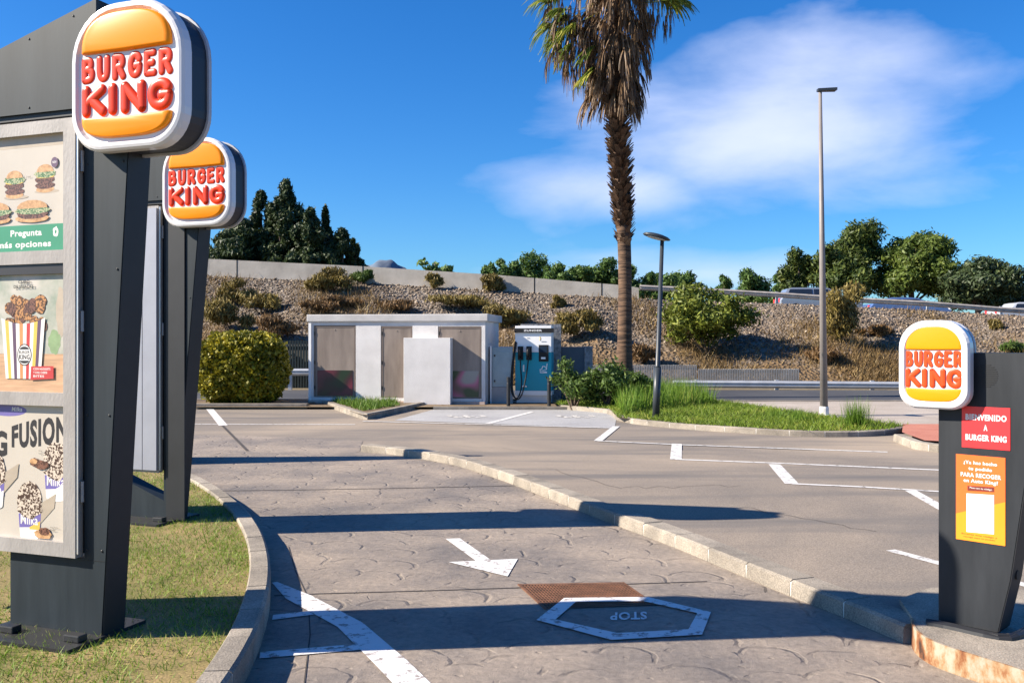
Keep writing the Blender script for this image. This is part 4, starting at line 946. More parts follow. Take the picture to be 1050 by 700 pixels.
# ------------------------------------------------------------------ transformer hut
t = empty('service_hut', (-5.28, 24.15, .06), 'low white stucco service hut with a flat roof slab and three brown metal doors', 'hut', rz=R(-9))
Wd, Dp, Ht = 4.66, 2.0, 2.1
sX = lambda px: (px - 316) / F * 24.1 * 1.0
zz = lambda py: H + (350 - py) * 24.1 / F - .06
mb = MB(); doors = [(320.5, 365.5, 333.5), (392, 425, 334.5), (451.5, 496, 335)]
xs = [0] + [sX(v) for d in doors for v in d[:2]] + [Wd]
for i in range(0, 8, 2): mb.box((xs[i], 0, 0), (xs[i + 1], .12, zz(330)))
for d in doors: mb.box((sX(d[0]), .004, zz(d[2])), (sX(d[1]), .12, zz(330))); mb.box((sX(d[0]), -.02, 0), (sX(d[1]), .12, zz(407)))
mb.box((0, .121, 0), (.12, Dp, zz(330))); mb.box((Wd - .12, .121, 0), (Wd, Dp, zz(330))); mb.box((.121, Dp - .12, 0), (Wd - .121, Dp - .001, zz(330)))
mb.build('wall', M_stucco, t)
mb = MB(); mb.box((-.06, -.05, zz(330) + .002), (Wd + .08, Dp + .08, zz(322.5)), .02); mb.build('roof', mat('roof_slab', (.50, .48, .46), .9, .15, 1.5, bump=.3), t)
mb = MB(); mb.box((-.015, -.03, 0), (.055, .3, zz(331))); mb.build('corner_trim', mat('bright_render', (.78, .77, .76), .8, .03), t)
mb = MB(); mb.box((.0, -.07, -.06), (Wd, -.001, .07)); mb.build('plinth', mat('plinth_pink', (.42, .33, .29), .9, .2, 6), t)
def graf(name, a, b, c):
    m, n, l, bb = principled(name); tc = n.new('ShaderNodeTexCoord'); t_ = n.new('ShaderNodeTexNoise'); t_.inputs['Scale'].default_value = 1.5; t_.inputs['Detail'].default_value = 1; l.new(tc.outputs['Object'], t_.inputs['Vector'])
    r = n.new('ShaderNodeValToRGB'); e = r.color_ramp.elements; e[0].position = .38; e[0].color = C4(a); e[1].position = .62; e[1].color = C4(c); k = e.new(.5); k.color = C4(b); l.new(t_.outputs[0], r.inputs[0]); l.new(r.outputs[0], bb.inputs['Base Color']); bb.inputs['Roughness'].default_value = .3; return m
lowp = [((324.5, 362), graf('mural_dark', (.015, .03, .012), (.04, .012, .015), (.13, .02, .035))), None, ((463, 493), graf('mural_pink', (.05, .07, .03), (.42, .12, .2), (.3, .28, .25)))]
for d, lw_ in zip(doors, lowp):
    mb = MB(); x0, x1 = sX(d[0]), sX(d[1]); mb.box((x0 + .01, .014, zz(407) + .01), (x1 - .01, .06, zz(d[2]) - .01)); mb.mi = 1
    mb.box((x0 + .01, .006, zz(407) + .01), (x0 + .05, .0135, zz(d[2]) - .01)); mb.box((x1 - .05, .006, zz(407) + .01), (x1 - .01, .0135, zz(d[2]) - .01)); mb.box((x0 + .05, .006, zz(d[2]) - .05), (x1 - .05, .0135, zz(d[2]) - .01))
    dr = mb.build('door', [M_steel_door, mat('door_frame_brown', (.17, .13, .105), .5, .1)], t)
    for z in (.35, 1.0, 1.75): mb = MB(); mb.box((x0 + .015, -.004, z), (x0 + .045, .0055, z + .09)); mb.build('hinge', M_dark, dr)
    mb = MB(); mb.ball(((x0 + x1) / 2, .012, zz(d[2]) - .12), .014, 8, 5); mb.build('vent_plug', M_steel_door, dr)
    if lw_: mb = MB(); mb.box((sX(lw_[0][0]), .004, zz(405.5)), (sX(lw_[0][1]), .0132, zz(379.5))); part(mb.build('lower_panel', lw_[1], dr), 'painted lower door panel in dark green and pink')
t = empty('stucco_block', (P(414.5, 0, 23.6).x, 23.45, .06), 'plain white stucco block standing in front of the hut between its doors', 'wall block', rz=R(-8))
mb = MB(); mb.box((0, 0, 0), (1.21, .42, 1.68), .008); mb.build('wall', M_stucco, t)

# ------------------------------------------------------------------ EV charger group
Yc = 23.7
t = empty('ev_charger', (P(548.5, 0, Yc).x, Yc, .08), 'white and teal electric car charger with a black header and hanging cables', 'car charger', rz=R(-9))
cx = lambda px: (px - 548.5) / F * Yc
cz = lambda py: H + (350 - py) * Yc / F - .08
M_teal = mat('charger_teal', (.0, .29, .38), .35, .05, 2); M_cw = mat('charger_white', (.82, .81, .8), .35, .04, 2); M_cside = mat('charger_side', (.5, .5, .5), .5, .06, 2)
mb = MB(); mb.box((cx(528), 0, cz(361)), (cx(565.5), .5, cz(334)), .01); mb.build('upper_cabinet', M_cw, t)
mb = MB(); mb.box((cx(528), .003, cz(400.5)), (cx(565.5), .5, cz(361) - .002)); mb.build('lower_cabinet', M_teal, t)
mb = MB(); mb.box((cx(528), .001, cz(405)), (cx(565.5), .5, cz(400.5) - .002)); mb.build('kick_panel', M_cw, t)
mb = MB(); mb.box((cx(529.5), .03, 0), (cx(564), .48, cz(405) - .002)); mb.build('plinth', M_trim, t)
mb = MB(); mb.box((cx(527.5), -.04, cz(341)), (cx(568), .0, cz(336.5))); mb.mi = 1; text(mb, 'ZUNDER', cx(537), cx(556), cz(339.8), cz(337.8), -.042, .02); mb.build('header', [M_dark, M_cw], t)
mb = MB(); mb.box((cx(552.5), -.02, cz(370.5)), (cx(562.5), -.001, cz(353.5)), .004); s_ = mb.build('screen', M_dark, t)
mb = MB(); mb.box((cx(554), -.0225, cz(361)), (cx(561), -.0205, cz(355))); mb.build('display', mat('display_glass', (.02, .035, .06), .08, .1), s_)
mb = MB(); mb.box((cx(555), -.024, cz(368)), (cx(559.5), -.0205, cz(366))); mb.build('card_reader', M_cw, s_)
for a in (533.6, 542.5):
    mb = MB(); mb.box((cx(a - 2.8), -.05, cz(369)), (cx(a + 2.8), -.001, cz(355)), .006); so_ = mb.build('socket', M_dark, t)
    mb = MB(); mb.smooth = True; mb.tube([(cx(a), -.06, cz(366)), (cx(a), -.17, cz(363)), (cx(a), -.2, cz(358.5)), (cx(a), -.16, cz(356.5))], [.035, .045, .04, .025], 8); mb.build('plug', M_rub, so_)
mb = MB(); mb.smooth = True
mb.tube(smooth([(cx(534), -.1, cz(367)), (cx(534.5), -.14, cz(378)), (cx(536.5), -.2, cz(395)), (cx(533), -.25, cz(407.5)), (cx(529), -.25, cz(408)), (cx(524.5), -.16, cz(401)), (cx(524), -.05, cz(385)), (cx(526.5), -.03, cz(362)), (cx(528.5), -.02, cz(350))], 2), .018, 7); mb.build('cable', M_rub, t)
mb = MB(); mb.smooth = True
mb.tube(smooth([(cx(542.5), -.1, cz(366)), (cx(541.5), -.16, cz(378)), (cx(539), -.2, cz(394)), (cx(536), -.24, cz(406)), (cx(531), -.22, cz(411) + .02), (cx(526.5), -.2, cz(403)), (cx(525.6), -.1, cz(388)), (cx(527), -.05, cz(366)), (cx(529.5), -.02, cz(351))], 2), .018, 7); mb.build('cable', M_rub, t)
mb = MB()   # car-and-plug mark, top mark, small notes
def S(pts, r=.008): mb.tube([(cx(a), -.004, cz(b)) for a, b in pts], r, 6, .4)
S([(561, 381.8), (554, 381.8), (554, 378.4), (555.5, 378.4), (556.5, 375.5), (559, 375.5), (560.6, 378.6), (554.8, 379.8), (561, 381.4)], .013); S([(560.4, 378.6), (561.2, 372.5)], .012); mb.build('charger_mark', M_cw, t)
for p_ in ([(536.8, 374), (536.8, 381)], [(535, 396), (540, 396)]): mb = MB(); S(p_, .02); mb.build('sticker', M_cw, t)
for p_, m_ in (([(553.6, 345), (554.2, 347), (553.4, 349)], mat('mark_yellow', (.75, .5, .05), .4, .1)), ([(540.5, 346.5), (543, 346.5)], mat('mark_grey', (.3, .33, .36), .4, .1)), ([(555, 350), (560, 350)], MATS.get('mark_grey') or M_galv)): mb = MB(); S(p_, .009); mb.build('small_mark', m_, t)
# things round it
def speckmat():
    m = mat('speckled_concrete', (.2, .2, .21), .9, .45, 12, bump=.6, bscale=20, c2=(.36, .36, .37)); return m
M_speck = speckmat()
mb = MB(); mb.box((P(534, 0, 24.3).x, 24.25, .05), (P(575.3, 0, 24.3).x, 24.7, P(0, 332.3, 24.3).z), .01)
tag(mb.build('concrete_wall', M_speck), 'tall speckled grey concrete wall panel directly behind the charger', 'wall')
mb = MB(); a0_, a1_ = P(575.8, 0, 24.4).x, P(608, 0, 24.4).x; mb.box((a0_, 24.5, .05), (a1_ - .22, 24.9, P(0, 355.5, 24.5).z), .008); mb.mi = 1; mb.box((a1_ - .217, 24.46, .05), (a1_, 24.95, P(0, 355, 24.5).z), .008)
tag(mb.build('dark_cabinet', [mat('slate_panel', (.075, .095, .12), .5, .12, 2), M_speck]), 'dark slate cabinet with a speckled concrete end right of the charger', 'cabinet')
t = empty('meter_cabinet', (P(502.5, 0, 23.9).x, 23.8, .06), 'grey-blue metal meter cabinet with a white edge between hut and charger', 'cabinet')
W2 = P(526, 0, 23.8).x - P(502.5, 0, 23.8).x
mb = MB(); mb.box((.055, 0, .42), (W2, .4, P(0, 355.5, 23.8).z - .06), .01); mb.build('cabinet', mat('blue_grey_metal', (.25, .32, .37), .3, .15, 2, metal=.3), t)
mb = MB(); mb.box((.05, -.01, 0), (W2, .38, .417)); mb.build('plinth', mat('plinth_grey', (.38, .37, .36), .9, .1, 4), t)
mb = MB(); mb.box((0, -.02, 0), (.045, .42, P(0, 355, 23.8).z - .06)); mb.build('edge_post', M_cw, t)
mb = MB(); mb.box((.1, -.006, .5), (W2 - .05, -.001, 1.33)); dr = mb.build('door', mat('blue_grey_door', (.28, .35, .4), .25, .12, 3, metal=.3), t)
for z in (.55, 1.2): mb = MB(); mb.box((.1, -.018, z), (.14, -.007, z + .05)); mb.build('hinge', M_dark, dr)
for i, (a, b) in enumerate(((521.3, 418.8), (563, 419.5))):
    q = G(a, b, .0); t = empty('bollard', q, ['slim black bollard left of the charger beside its hanging cables', 'slim black bollard right of the charger in front of the shrub'][i], 'bollard', 'bollards before the charger')
    mb = MB(); mb.lathe((0, 0, 0), [(.045, 0), (.045, .62), (.04, .63), (.04, .66), (.045, .67), (.045, .75)], 14); mb.build('post', M_black, t)
    mb = MB(); mb.lathe((0, 0, .7505), [(.047, 0), (.047, .015), (.03, .028), (.004, .032)], 14); mb.build('cap', M_black, t)
    mb = MB(); mb.lathe((0, 0, .003), [(.09, 0), (.09, .012), (.05, .016)], 14); mb.build('base', M_black, t)
mb = MB(); 
# ------------------------------------------------------------------ lamps
q = G(672.5, 428, .09); t = empty('street_lamp', q, 'short dark street lamp with a saucer head on the green verge', 'street lamp', 'street lamps')
top = P(679, 246, q.y + .2) - q
mb = MB(); mb.smooth = True; k = top
M_lamp = mat('lamp_dark', (.035, .042, .05), .4, .1)
mb.tube([(0, 0, 0), k * .28], .075, 12); mb.tube([k * .28, k * .29, k], [.075, .05, .04], 12); mb.build('pole', M_lamp, t)
mb = MB(); mb.lathe((0, 0, 0), [(.12, 0), (.12, .02), (.085, .03)], 12); mb.build('base_flange', M_lamp, t)
mb = MB(); mb.smooth = True; rg_ = []
for r_, dz in ((.01, .075), (.12, .07), (.21, .045), (.25, .01), (.23, -.01), (.01, -.02)):
    rg_.append([(k.x - .12 + r_ * 1.15 * math.cos(a), k.y - .03 + r_ * math.sin(a) * .8, k.z + .05 + dz - .28 * r_ * math.cos(a)) for a in [2 * PI * i / 20 for i in range(20)]])
mb.loft(rg_); hd = recalc(mb.build('lamp_head', M_lamp, t))
mb = MB(); mb.loft([[(k.x - .13 + .19 * math.cos(a), k.y - .05 + .14 * math.sin(a), k.z + .032 - .05 * math.cos(a) - d_) for a in [2 * PI * i / 16 for i in range(16)]] for d_ in (0, .014)]); recalc(mb.build('diffuser', mat('lamp_lens', (.45, .43, .38), .3, .05), hd))
q = G(845, 426, .06); t = empty('street_lamp', q, 'tall slender grey street lamp with a small flat head near the road', 'street lamp', 'street lamps')
k = P(841, 94, q.y) - q
mb = MB(); mb.smooth = True; mb.tube([(0, 0, 0), k * .5, k], [.085, .06, .036], 12); mb.build('pole', mat('lamp_pole_grey', (.20, .18, .17), .5, .12, 2), t)
mb = MB(); mb.lathe((0, 0, 0), [(.16, 0), (.16, .02), (.1, .03), (.1, .16), (.086, .2)], 12); mb.build('base_flange', mat('lamp_base', (.62, .6, .56), .6, .1), t)
mb = MB(); mb.prism([(k.x - .06, -.06, k.z), (k.x + .34, -.09, k.z + .015), (k.x + .34, .09, k.z + .015), (k.x - .06, .06, k.z)], (0, 0, .055)); mb.ball((k.x, 0, k.z + .02), .055, 8, 6); recalc(mb.build('lamp_head', M_lamp, t))

# ------------------------------------------------------------------ palm
Yp = 27.0
t = empty('palm_tree', (P(640, 0, Yp).x, Yp, .06), 'tall fan palm with a shaggy skirt of dead brown fronds hanging under its crown', 'palm'); o0 = Vector(t.location)
def pp(px, py, y=0): v_ = P(px, py, Yp) - o0; v_.y += y; return v_
mb = MB(); mb.smooth = True
tr = [(640, 396, 10.5), (640, 375, 8.8), (640.5, 350, 7.4), (641, 300, 6.8), (640.5, 255, 6.8), (638.5, 225, 7.2), (636, 180, 7.6), (633.5, 140, 7.6), (632, 100, 7.6), (631, 50, 7.6), (630, 0, 7.6), (629, -40, 7)]
pts = smooth([pp(a, b) for a, b, c in tr], 2); sl_ = [np.interp(q.z, [pp(0, b).z for a, b, c in tr], [c for a, b, c in tr]) / F * Yp for q in pts]
mb.tube(pts, sl_, 16)
def trunkmat():
    m, n, l, b = principled('palm_trunk'); tc = n.new('ShaderNodeTexCoord'); mp = n.new('ShaderNodeMapping'); mp.inputs['Scale'].default_value = (1, 1, 9); l.new(tc.outputs['Object'], mp.inputs[0])
    t_ = n.new('ShaderNodeTexNoise'); t_.inputs['Scale'].default_value = 2.2; t_.inputs['Detail'].default_value = 6; l.new(mp.outputs[0], t_.inputs['Vector'])
    r = n.new('ShaderNodeValToRGB'); r.color_ramp.elements[0].position = .35; r.color_ramp.elements[1].position = .68; r.color_ramp.elements[0].color = (.04, .022, .013, 1); r.color_ramp.elements[1].color = (.16, .092, .052, 1); l.new(t_.outputs[0], r.inputs[0]); l.new(r.outputs[0], b.inputs['Base Color']); b.inputs['Roughness'].default_value = .9
    bp = n.new('ShaderNodeBump'); bp.inputs['Strength'].default_value = .8; bp.inputs['Distance'].default_value = .05; l.new(t_.outputs[0], bp.inputs['Height']); l.new(bp.outputs[0], b.inputs['Normal']); return m
mb.build('trunk', trunkmat(), t)
# criss-cross leaf bases (boots)
r = np.random.default_rng(11); Q = []
for i in range(900):
    py = r.uniform(95, 252); 
    if py > 236 and r.random() < .6: continue
    a = r.uniform(0, 2 * PI); c = np.interp(py, [95, 130, 200, 235, 255], [11.5, 11, 10.4, 8.4, 6.6]) / F * Yp * r.uniform(.82, 1.12); ctr = pp(np.interp(py, [95, 140, 225, 255], [632, 634, 639, 641]), py)
    d = Vector((math.cos(a), math.sin(a), 0)); tn = Vector((-math.sin(a), math.cos(a), 0)); b0 = ctr + d * c * .62; ln = r.uniform(.10, .2); wd = r.uniform(.05, .10)
    tip = ctr + d * (c + .10) + Vector((0, 0, ln)) + tn * r.normal() * .04
    Q.append([b0 - tn * wd - Vector((0, 0, .06)), b0 + tn * wd - Vector((0, 0, .06)), tip + tn * wd * .5, tip - tn * wd * .5])
quads('leaf_bases', np.array([[v[:] for v in q] for q in Q]), leafmat('palm_boots', (.03, .018, .012), (.15, .085, .05), (.36, .25, .16), trans=.0), t)
# fronds: fan of drooping ribbons at the end of a stalk
def frond(base, tipdir, stalk, fan, n, droop, width, r, spread=1.35):
    """returns list of quads (each ribbon: 3 quads)"""
    out = []; d = Vector(tipdir).normalized(); hub = base + d * stalk + Vector((0, 0, -droop * stalk * .25))
    side = d.cross(Vector((0, 0, 1))); side = side.normalized() if side.length > .1 else Vector((1, 0, 0)); up = side.cross(d)
    w0 = side * .02; out.append([base - w0, base + w0, hub + w0, hub - w0])
    for i in range(n):
        a = (i / (n - 1) - .5) * 2 * spread + r.normal() * .06
        dd = (d * math.cos(a) + side * math.sin(a) + up * r.normal() * .12).normalized(); L_ = fan * (1 - .25 * abs(a) / spread) * r.uniform(.8, 1.1)
        p = hub.copy(); vel = dd.copy(); w_ = Vector((r.normal(), r.normal(), r.normal())).cross(dd).normalized() * width
        seg = 4
        for s in range(seg):
            vel = (vel + Vector((0, 0, -droop * (.25 + .35 * s)))).normalized(); q = p + vel * L_ / seg
            k0 = 1 - s / seg * .75; k1 = 1 - (s + 1) / seg * .75
            out.append([p - w_ * k0, p + w_ * k0, q + w_ * k1, q - w_ * k1]); p = q
    return out
r = np.random.default_rng(21); crown = pp(631, -35)
G1, D1 = [], []
for i in range(44):      # green crown, most of it above the frame
    a = r.uniform(0, 2 * PI); e = r.uniform(-.15, 1.2); dirv = (math.cos(a) * math.cos(e), math.sin(a) * math.cos(e), math.sin(e))
    G1 += frond(crown + Vector((0, 0, r.uniform(-.5, .3))), dirv, r.uniform(.9, 1.4), r.uniform(.9, 1.25), 24, .35, .03, r)
for (px, py, dx, dz, st) in ((604, 30, -1, -.2, .75), (602, 14, -1, -.2, 1.05), (608, -4, -1, .1, 1.0), (600, 40, -.8, -.5, .45), (612, 6, -1, -.3, .9), (655, 10, 1, .12, .8), (652, 0, .9, .3, .9), (640, -10, .5, .4, .8), (620, -8, -.4, .5, .8),(606, 10, -1, -.1, .8), (600, 2, -1, .15, 1.0), (612, 20, -.9, -.35, .7), (598, 22, -1, -.35, .6), (650, 6, 1, .25, .9), (655, 2, 1, .1, .95), (615, -6, -.7, .3, .9)):
    G1 += frond(pp(px, py, r.uniform(-.6, .3)), (dx, r.uniform(-.4, .3), dz), st, 1.0, 28, .42, .034, r)
for py0 in (50, 72): G1 += frond(pp(618, py0 - 5, -.45), (-.75, -.35, -.6), .4, .95, 20, .2, .04, r, .45)
for i in range(350):     # dead skirt hugging the trunk
    py = r.uniform(-35, 95); a = r.uniform(0, 2 * PI); c = r.uniform(.15, .5) + (.55 if py < 55 else .12) * r.random() * (1.2 if math.cos(a) < 0 else .5); b0 = pp(633, py) + Vector((math.cos(a), math.sin(a), 0)) * c
    bias = -.22 if math.cos(a) < 0 else 0
    D1 += frond(b0, (math.cos(a) * .45 + bias, math.sin(a) * .4, -.75), r.uniform(.15, .55), r.uniform(.5, .95), 9, .7, .027, r, .5)
for i in range(110):      # big hanging clumps on the left
    px = r.uniform(562, 622); py = r.uniform(0, 60) + max(0, (px - 590)) * .8; b0 = pp(px, py, r.uniform(-.8, .6)); D1 += frond(b0, (r.normal() * .15 - .1, r.normal() * .15, -1), r.uniform(.1, .35), r.uniform(.5, .9), 8, .8, .018, r, .35)
for i in range(40):
    px = r.uniform(648, 688); py = r.uniform(5, 24); b0 = pp(px, py, r.uniform(-.5, .4)); D1 += frond(b0, (r.normal() * .12, r.normal() * .1, -1), r.uniform(.1, .3), r.uniform(.3, .8) * (1.1 if px < 668 else .8), 7, .8, .014, r, .3)
for i in range(10): D1 += frond(pp(652 + r.normal() * 1.5, 78 + r.uniform(-6, 8), r.uniform(-.2, .2)), (0, 0, -1), .1, .75, 8, .5, .016, r, .15)
tov = lambda Q: np.array([[v[:] for v in q] for q in Q])
quads('green_fronds', tov(G1), leafmat('palm_green', (.045, .085, .015), (.19, .24, .03), (.48, .42, .08), trans=.35), t)
quads('dead_fronds', tov(D1), leafmat('palm_dead', (.07, .042, .022), (.24, .145, .075), (.45, .31, .18), trans=.2), t)

# ------------------------------------------------------------------ shrubs and trees
def shrub(name, base, r3, n, size, m, label, cat, seed, ncl=9, k=.45, group=None, shell=.35, elong=1.5, cz=.55, up=0, stem=True):
    rg = np.random.default_rng(seed); t = empty(name, base, label, cat, group)
    bl = clumps(rg, (0, 0, r3[2] * cz * 1.0), (r3[0], r3[1], r3[2] * .62), ncl, k)
    quads('foliage', leaves(rg, bl, n, size, shell, elong, up), m, t)
    if stem:
        mb = MB()
        for b in bl[:6]: mb.tube([(random.uniform(-.05, .05), random.uniform(-.05, .05), -.1), (b[0] * .5, b[1] * .5, b[2] * .45), (b[0], b[1], b[2])], [.03, .02, .008], 5)
        mb.build('stems', M_wood, t)
    return t
# clipped round hedge
t = empty('clipped_hedge', (P(249, 0, 24.2).x, 24.2, .08), 'clipped rounded yellow-green hedge ball beside the drive-through signs', 'hedge')
rg = np.random.default_rng(2); n = 21000
d = rg.normal(size=(n, 3)); d /= np.linalg.norm(d, axis=1)[:, None]; pw_ = (np.abs(d) ** 3.2).sum(1) ** (-1 / 3.2)
pos = d * pw_[:, None] * np.array([1.08, 1.05, .9]) * (.86 + .14 * rg.random(n) ** .5 + .03 * rg.normal(size=n) + (.05 * np.sin(d[:, 0] * 7 + 2) * np.sin(d[:, 2] * 6 + d[:, 1] * 5) + .03 * np.sin(d[:, 0] * 17 + d[:, 2] * 13)))[:, None]; pos[:, 2] += .88; pos = pos[pos[:, 2] > .0]; n = len(pos)
nr = rg.normal(size=(n, 3)); a = np.cross(nr, rg.normal(size=(n, 3))); a /= np.linalg.norm(a, axis=1)[:, None]; b = np.cross(a, nr); b /= np.linalg.norm(b, axis=1)[:, None]; s = (.022 + .025 * rg.random(n))[:, None]
quads('foliage', np.stack([pos - a * s * 1.5, pos - b * s, pos + a * s * 1.5, pos + b * s], 1), leafmat('hedge_leaf', (.06, .07, .008), (.30, .26, .018), (.52, .42, .03), trans=.2), t)
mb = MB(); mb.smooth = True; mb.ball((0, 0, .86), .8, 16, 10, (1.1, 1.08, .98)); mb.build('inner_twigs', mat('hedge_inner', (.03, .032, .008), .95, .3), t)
M_bushg = leafmat('bush_green', (.06, .085, .012), (.19, .22, .03), (.36, .37, .07), trans=.25)
M_bushd = leafmat('bush_deep', (.035, .065, .012), (.10, .16, .03), (.28, .32, .08), trans=.25)
M_dry = leafmat('bush_dry', (.09, .065, .018), (.24, .18, .045), (.42, .34, .11), trans=.2)
M_dry2 = leafmat('bush_rust', (.07, .04, .016), (.2, .115, .045), (.33, .2, .09), trans=.2)
def onbank(px, py):
    """ray through a photo pixel to the slope"""
    best = None
    for i in range(101):
        tt = i / 100; yy = 35 + 10.5 * tt; x = (px - 525) / F * yy
        q = bank(x, tt); sy = 350 - (q.z - H) * F / q.y
        if best is None or abs(sy - py) < best[0]: best = (abs(sy - py), q)
    return best[1]
q = onbank(724, 364); shrub('slope_bush', q, (2.15, 1.6, 2.5), 9500, .08, M_bushg, 'large round leafy green bush on the slope right of the short lamp', 'bush', 31, 40, .28, cz=.6, shell=.2)
q = G(600, 419, .08); sh = [(588, 417, .62, 1.0, 32, 'leafy dark green shrub beside the charger, left of the palm foot'), (622, 417, .75, 1.0, 33, 'leafy dark green shrub in front of the palm foot'), (653, 414, .6, .7, 34, 'low dark green shrub just left of the short lamp')]
for a, b, rx, hz, sd, lb_ in sh: shrub('verge_shrub', G(a, b, .08), (rx, .6, hz), 2600, .042, M_bushd, lb_, 'shrub', sd, 12, .42, 'shrubs on the verge', shell=.15)
dry = [(228, 312, .9, .9, 'd', 'yellow scrub bush on the slope just right of the far menu post'), (232, 342, 1.0, 1.2, 'd', 'dry bush on the slope directly above the clipped hedge, left side'), (262, 322, .75, .8, 'd', 'straw-coloured bush on the slope above the middle of the clipped hedge'),
       (332, 300, .85, .9, 'd', 'olive bush below the parapet above the left end of the hut roof'), (322, 322, .7, .5, 'r', 'rusty low bush just above the left corner of the hut roof'), (367, 291, .55, .55, 'g', 'small green tuft against the parapet, above the first hut door'), (443, 296, .35, .55, 'd', 'small dry tuft against the parapet above the stucco block'),
       (505, 299, .5, .65, 'd', 'round olive tuft against the parapet above the right end of the hut'), (345, 316, .9, .5, 'r', 'brown scrub bush above the hut roof over its first door'), (400, 318, 1.0, .35, 'r', 'long low brown bush just behind the hut roof middle'), (470, 316, 1.1, .45, 'd', 'yellowish low bush just behind the right part of the hut roof'),
       (515, 336, .8, .7, 'd', 'yellow-brown bush on the slope above the meter cabinet'), (590, 345, .9, .8, 'd', 'yellow-brown bush on the slope above the dark slate cabinet'), (572, 316, .35, .4, 'd', 'small dry tuft on rubble midway between charger and parapet'), (862, 350, .95, 1.9, 'd', 'tall dry feathery bush on the slope right of the tall lamp pole'),
       (1030, 338, .35, .35, 'd', 'small dry tuft on the right slope above the order post'), (1046, 361, .5, .4, 'g', 'small green tuft at the right edge just above the order post'), (285, 350, .9, .7, 'r', 'reddish brown bush on the slope between clipped hedge and hut'), (655, 372, .6, .5, 'r', 'low rusty bush at the slope foot just right of the palm trunk'), (840, 372, .8, .45, 'r', 'low rusty bush at the slope foot behind the tall lamp'),
       (900, 345, .7, .35, 'r', 'flat brown bush on the slope left of the small round logo')]
for i, (a, b, rx, hz, kd, lb_) in enumerate(dry):
    shrub('dry_bush', onbank(a, b), (rx * 1.15, rx * .95, hz * 1.2), int(1500 + 2200 * rx * hz), .05, {'d': M_dry, 'r': M_dry2, 'g': M_bushd}[kd], lb_, 'bush', 50 + i, 8, .45, 'scrub bushes on the embankment', elong=2.4, up=1.2, shell=.1)
# feather tufts of grass on the pavement verge
def tuft(px, py, h, n, sd, lb_):
    rg = np.random.default_rng(sd); t = empty('grass_tuft', G(px, py, .09), lb_, 'grass tuft', 'grass tufts on the verge'); a = rg.uniform(0, 2 * PI, n); l_ = rg.random(n) ** .6 * .45
    b = np.column_stack([rg.normal(size=n) * .09, rg.normal(size=n) * .09, np.zeros(n)]); d = np.column_stack([np.cos(a + 1.5), np.sin(a + 1.5), np.zeros(n)]) * .006
    ti = b + np.column_stack([np.cos(a) * l_, np.sin(a) * l_, np.ones(n) * (1 - l_ * .5)]) * (h * (.5 + .6 * rg.random(n)))[:, None]
    quads('blades', np.stack([b - d, b + d, ti], 1), M_tall, t, k=3)
tuft(878, 438, .62, 420, 1, 'feathery pale green grass tuft in front of the road, right of the tall lamp'); tuft(820, 432, .34, 160, 2, 'small grass tuft just left of the foot of the tall lamp'); tuft(797, 428, .2, 160, 3, 'tiny grass tuft on the verge farther left of the tall lamp')
# trees behind the bank
def tree(name, px, py_top, py_base, Y, halfw, m, label, seed, n=9000, size=.14, ncl=26, k=.32, kind='round', group=None, zb=2.0, trunk=True):
    rg = np.random.default_rng(seed); top = P(px, py_top, Y); base = Vector((top.x, Y, zb)); t = empty(name, base, label, 'tree', group)
    zlo = P(px, py_base, Y).z - zb; hz = top.z - zb; rx = halfw / F * Y * 1.3; zlo -= 14 / F * Y; c = (0, 0, (zlo + hz) / 2); r3 = (rx, rx, (hz - zlo) / 2)
    if kind == 'round': bl = clumps(rg, c, r3, ncl, k)
    elif kind == 'cone':
        bl = []
        for i in range(ncl):
            v_ = rg.random() ** 1.1; wr = rx * (1 - v_) ** .8 * 1.05; a = rg.uniform(0, 2 * PI); q = rg.random() ** .5
            bl.append([math.cos(a) * wr * q, math.sin(a) * wr * q, zlo + (hz - zlo) * v_ * .97, rx * (.10 + .17 * (1 - v_)), rx * (.10 + .17 * (1 - v_)), (hz - zlo) * rg.uniform(.05, .10)])
        bl.append([0, 0, hz - (hz - zlo) * .06, rx * .07, rx * .07, (hz - zlo) * .07])
    quads('crown', leaves(rg, bl, n, size, .25, 1.5, .5 if kind == 'cone' else 0), m, t)
    mb = MB(); mb.smooth = True; tw = max(.12, rx * .07); mb.tube([(0, 0, -2), (0.05, 0, zlo), (0, 0, hz * .86)], [tw * 1.3, tw, tw * .3], 8)
    for b in bl[:9]: mb.tube([(0, 0, max(zlo * .8, b[2] * .6)), (b[0] * .6, b[1] * .6, b[2] * .85), (b[0], b[1], b[2])], [tw * .5, tw * .3, tw * .12], 5)
    mb.build('trunk', M_wood, t); return t
M_conif = leafmat('conifer', (.012, .026, .010), (.05, .075, .022), (.10, .125, .04), trans=.12)
M_pine = leafmat('pine', (.022, .045, .010), (.09, .12, .022), (.17, .19, .04), trans=.18)
M_holm = leafmat('holm_oak', (.016, .032, .012), (.06, .085, .03), (.13, .15, .06), trans=.15)
M_back = leafmat('back_tree', (.03, .07, .016), (.10, .17, .035), (.19, .26, .07), trans=.25)
gl_ = 'dark conifers behind the parapet'
cf = [(243, 222, 275, 62, 44, 'dark conifer half hidden behind the far logo sign'), (268, 196, 275, 64, 26, 'dark pointed conifer just right of the far logo sign'), (293, 186, 275, 62, 31, 'tallest dark conifer of the group behind the parapet'), (318, 214, 275, 60, 27, 'narrow dark conifer right of the tallest one'),
      (334, 212, 275, 63, 10, 'thin dark cypress spire in the conifer group'), (350, 234, 276, 60, 20, 'small dark cypress near the right end of the conifer group'), (362, 246, 276, 61, 14, 'lowest dark cypress at the right end of the conifer group')]
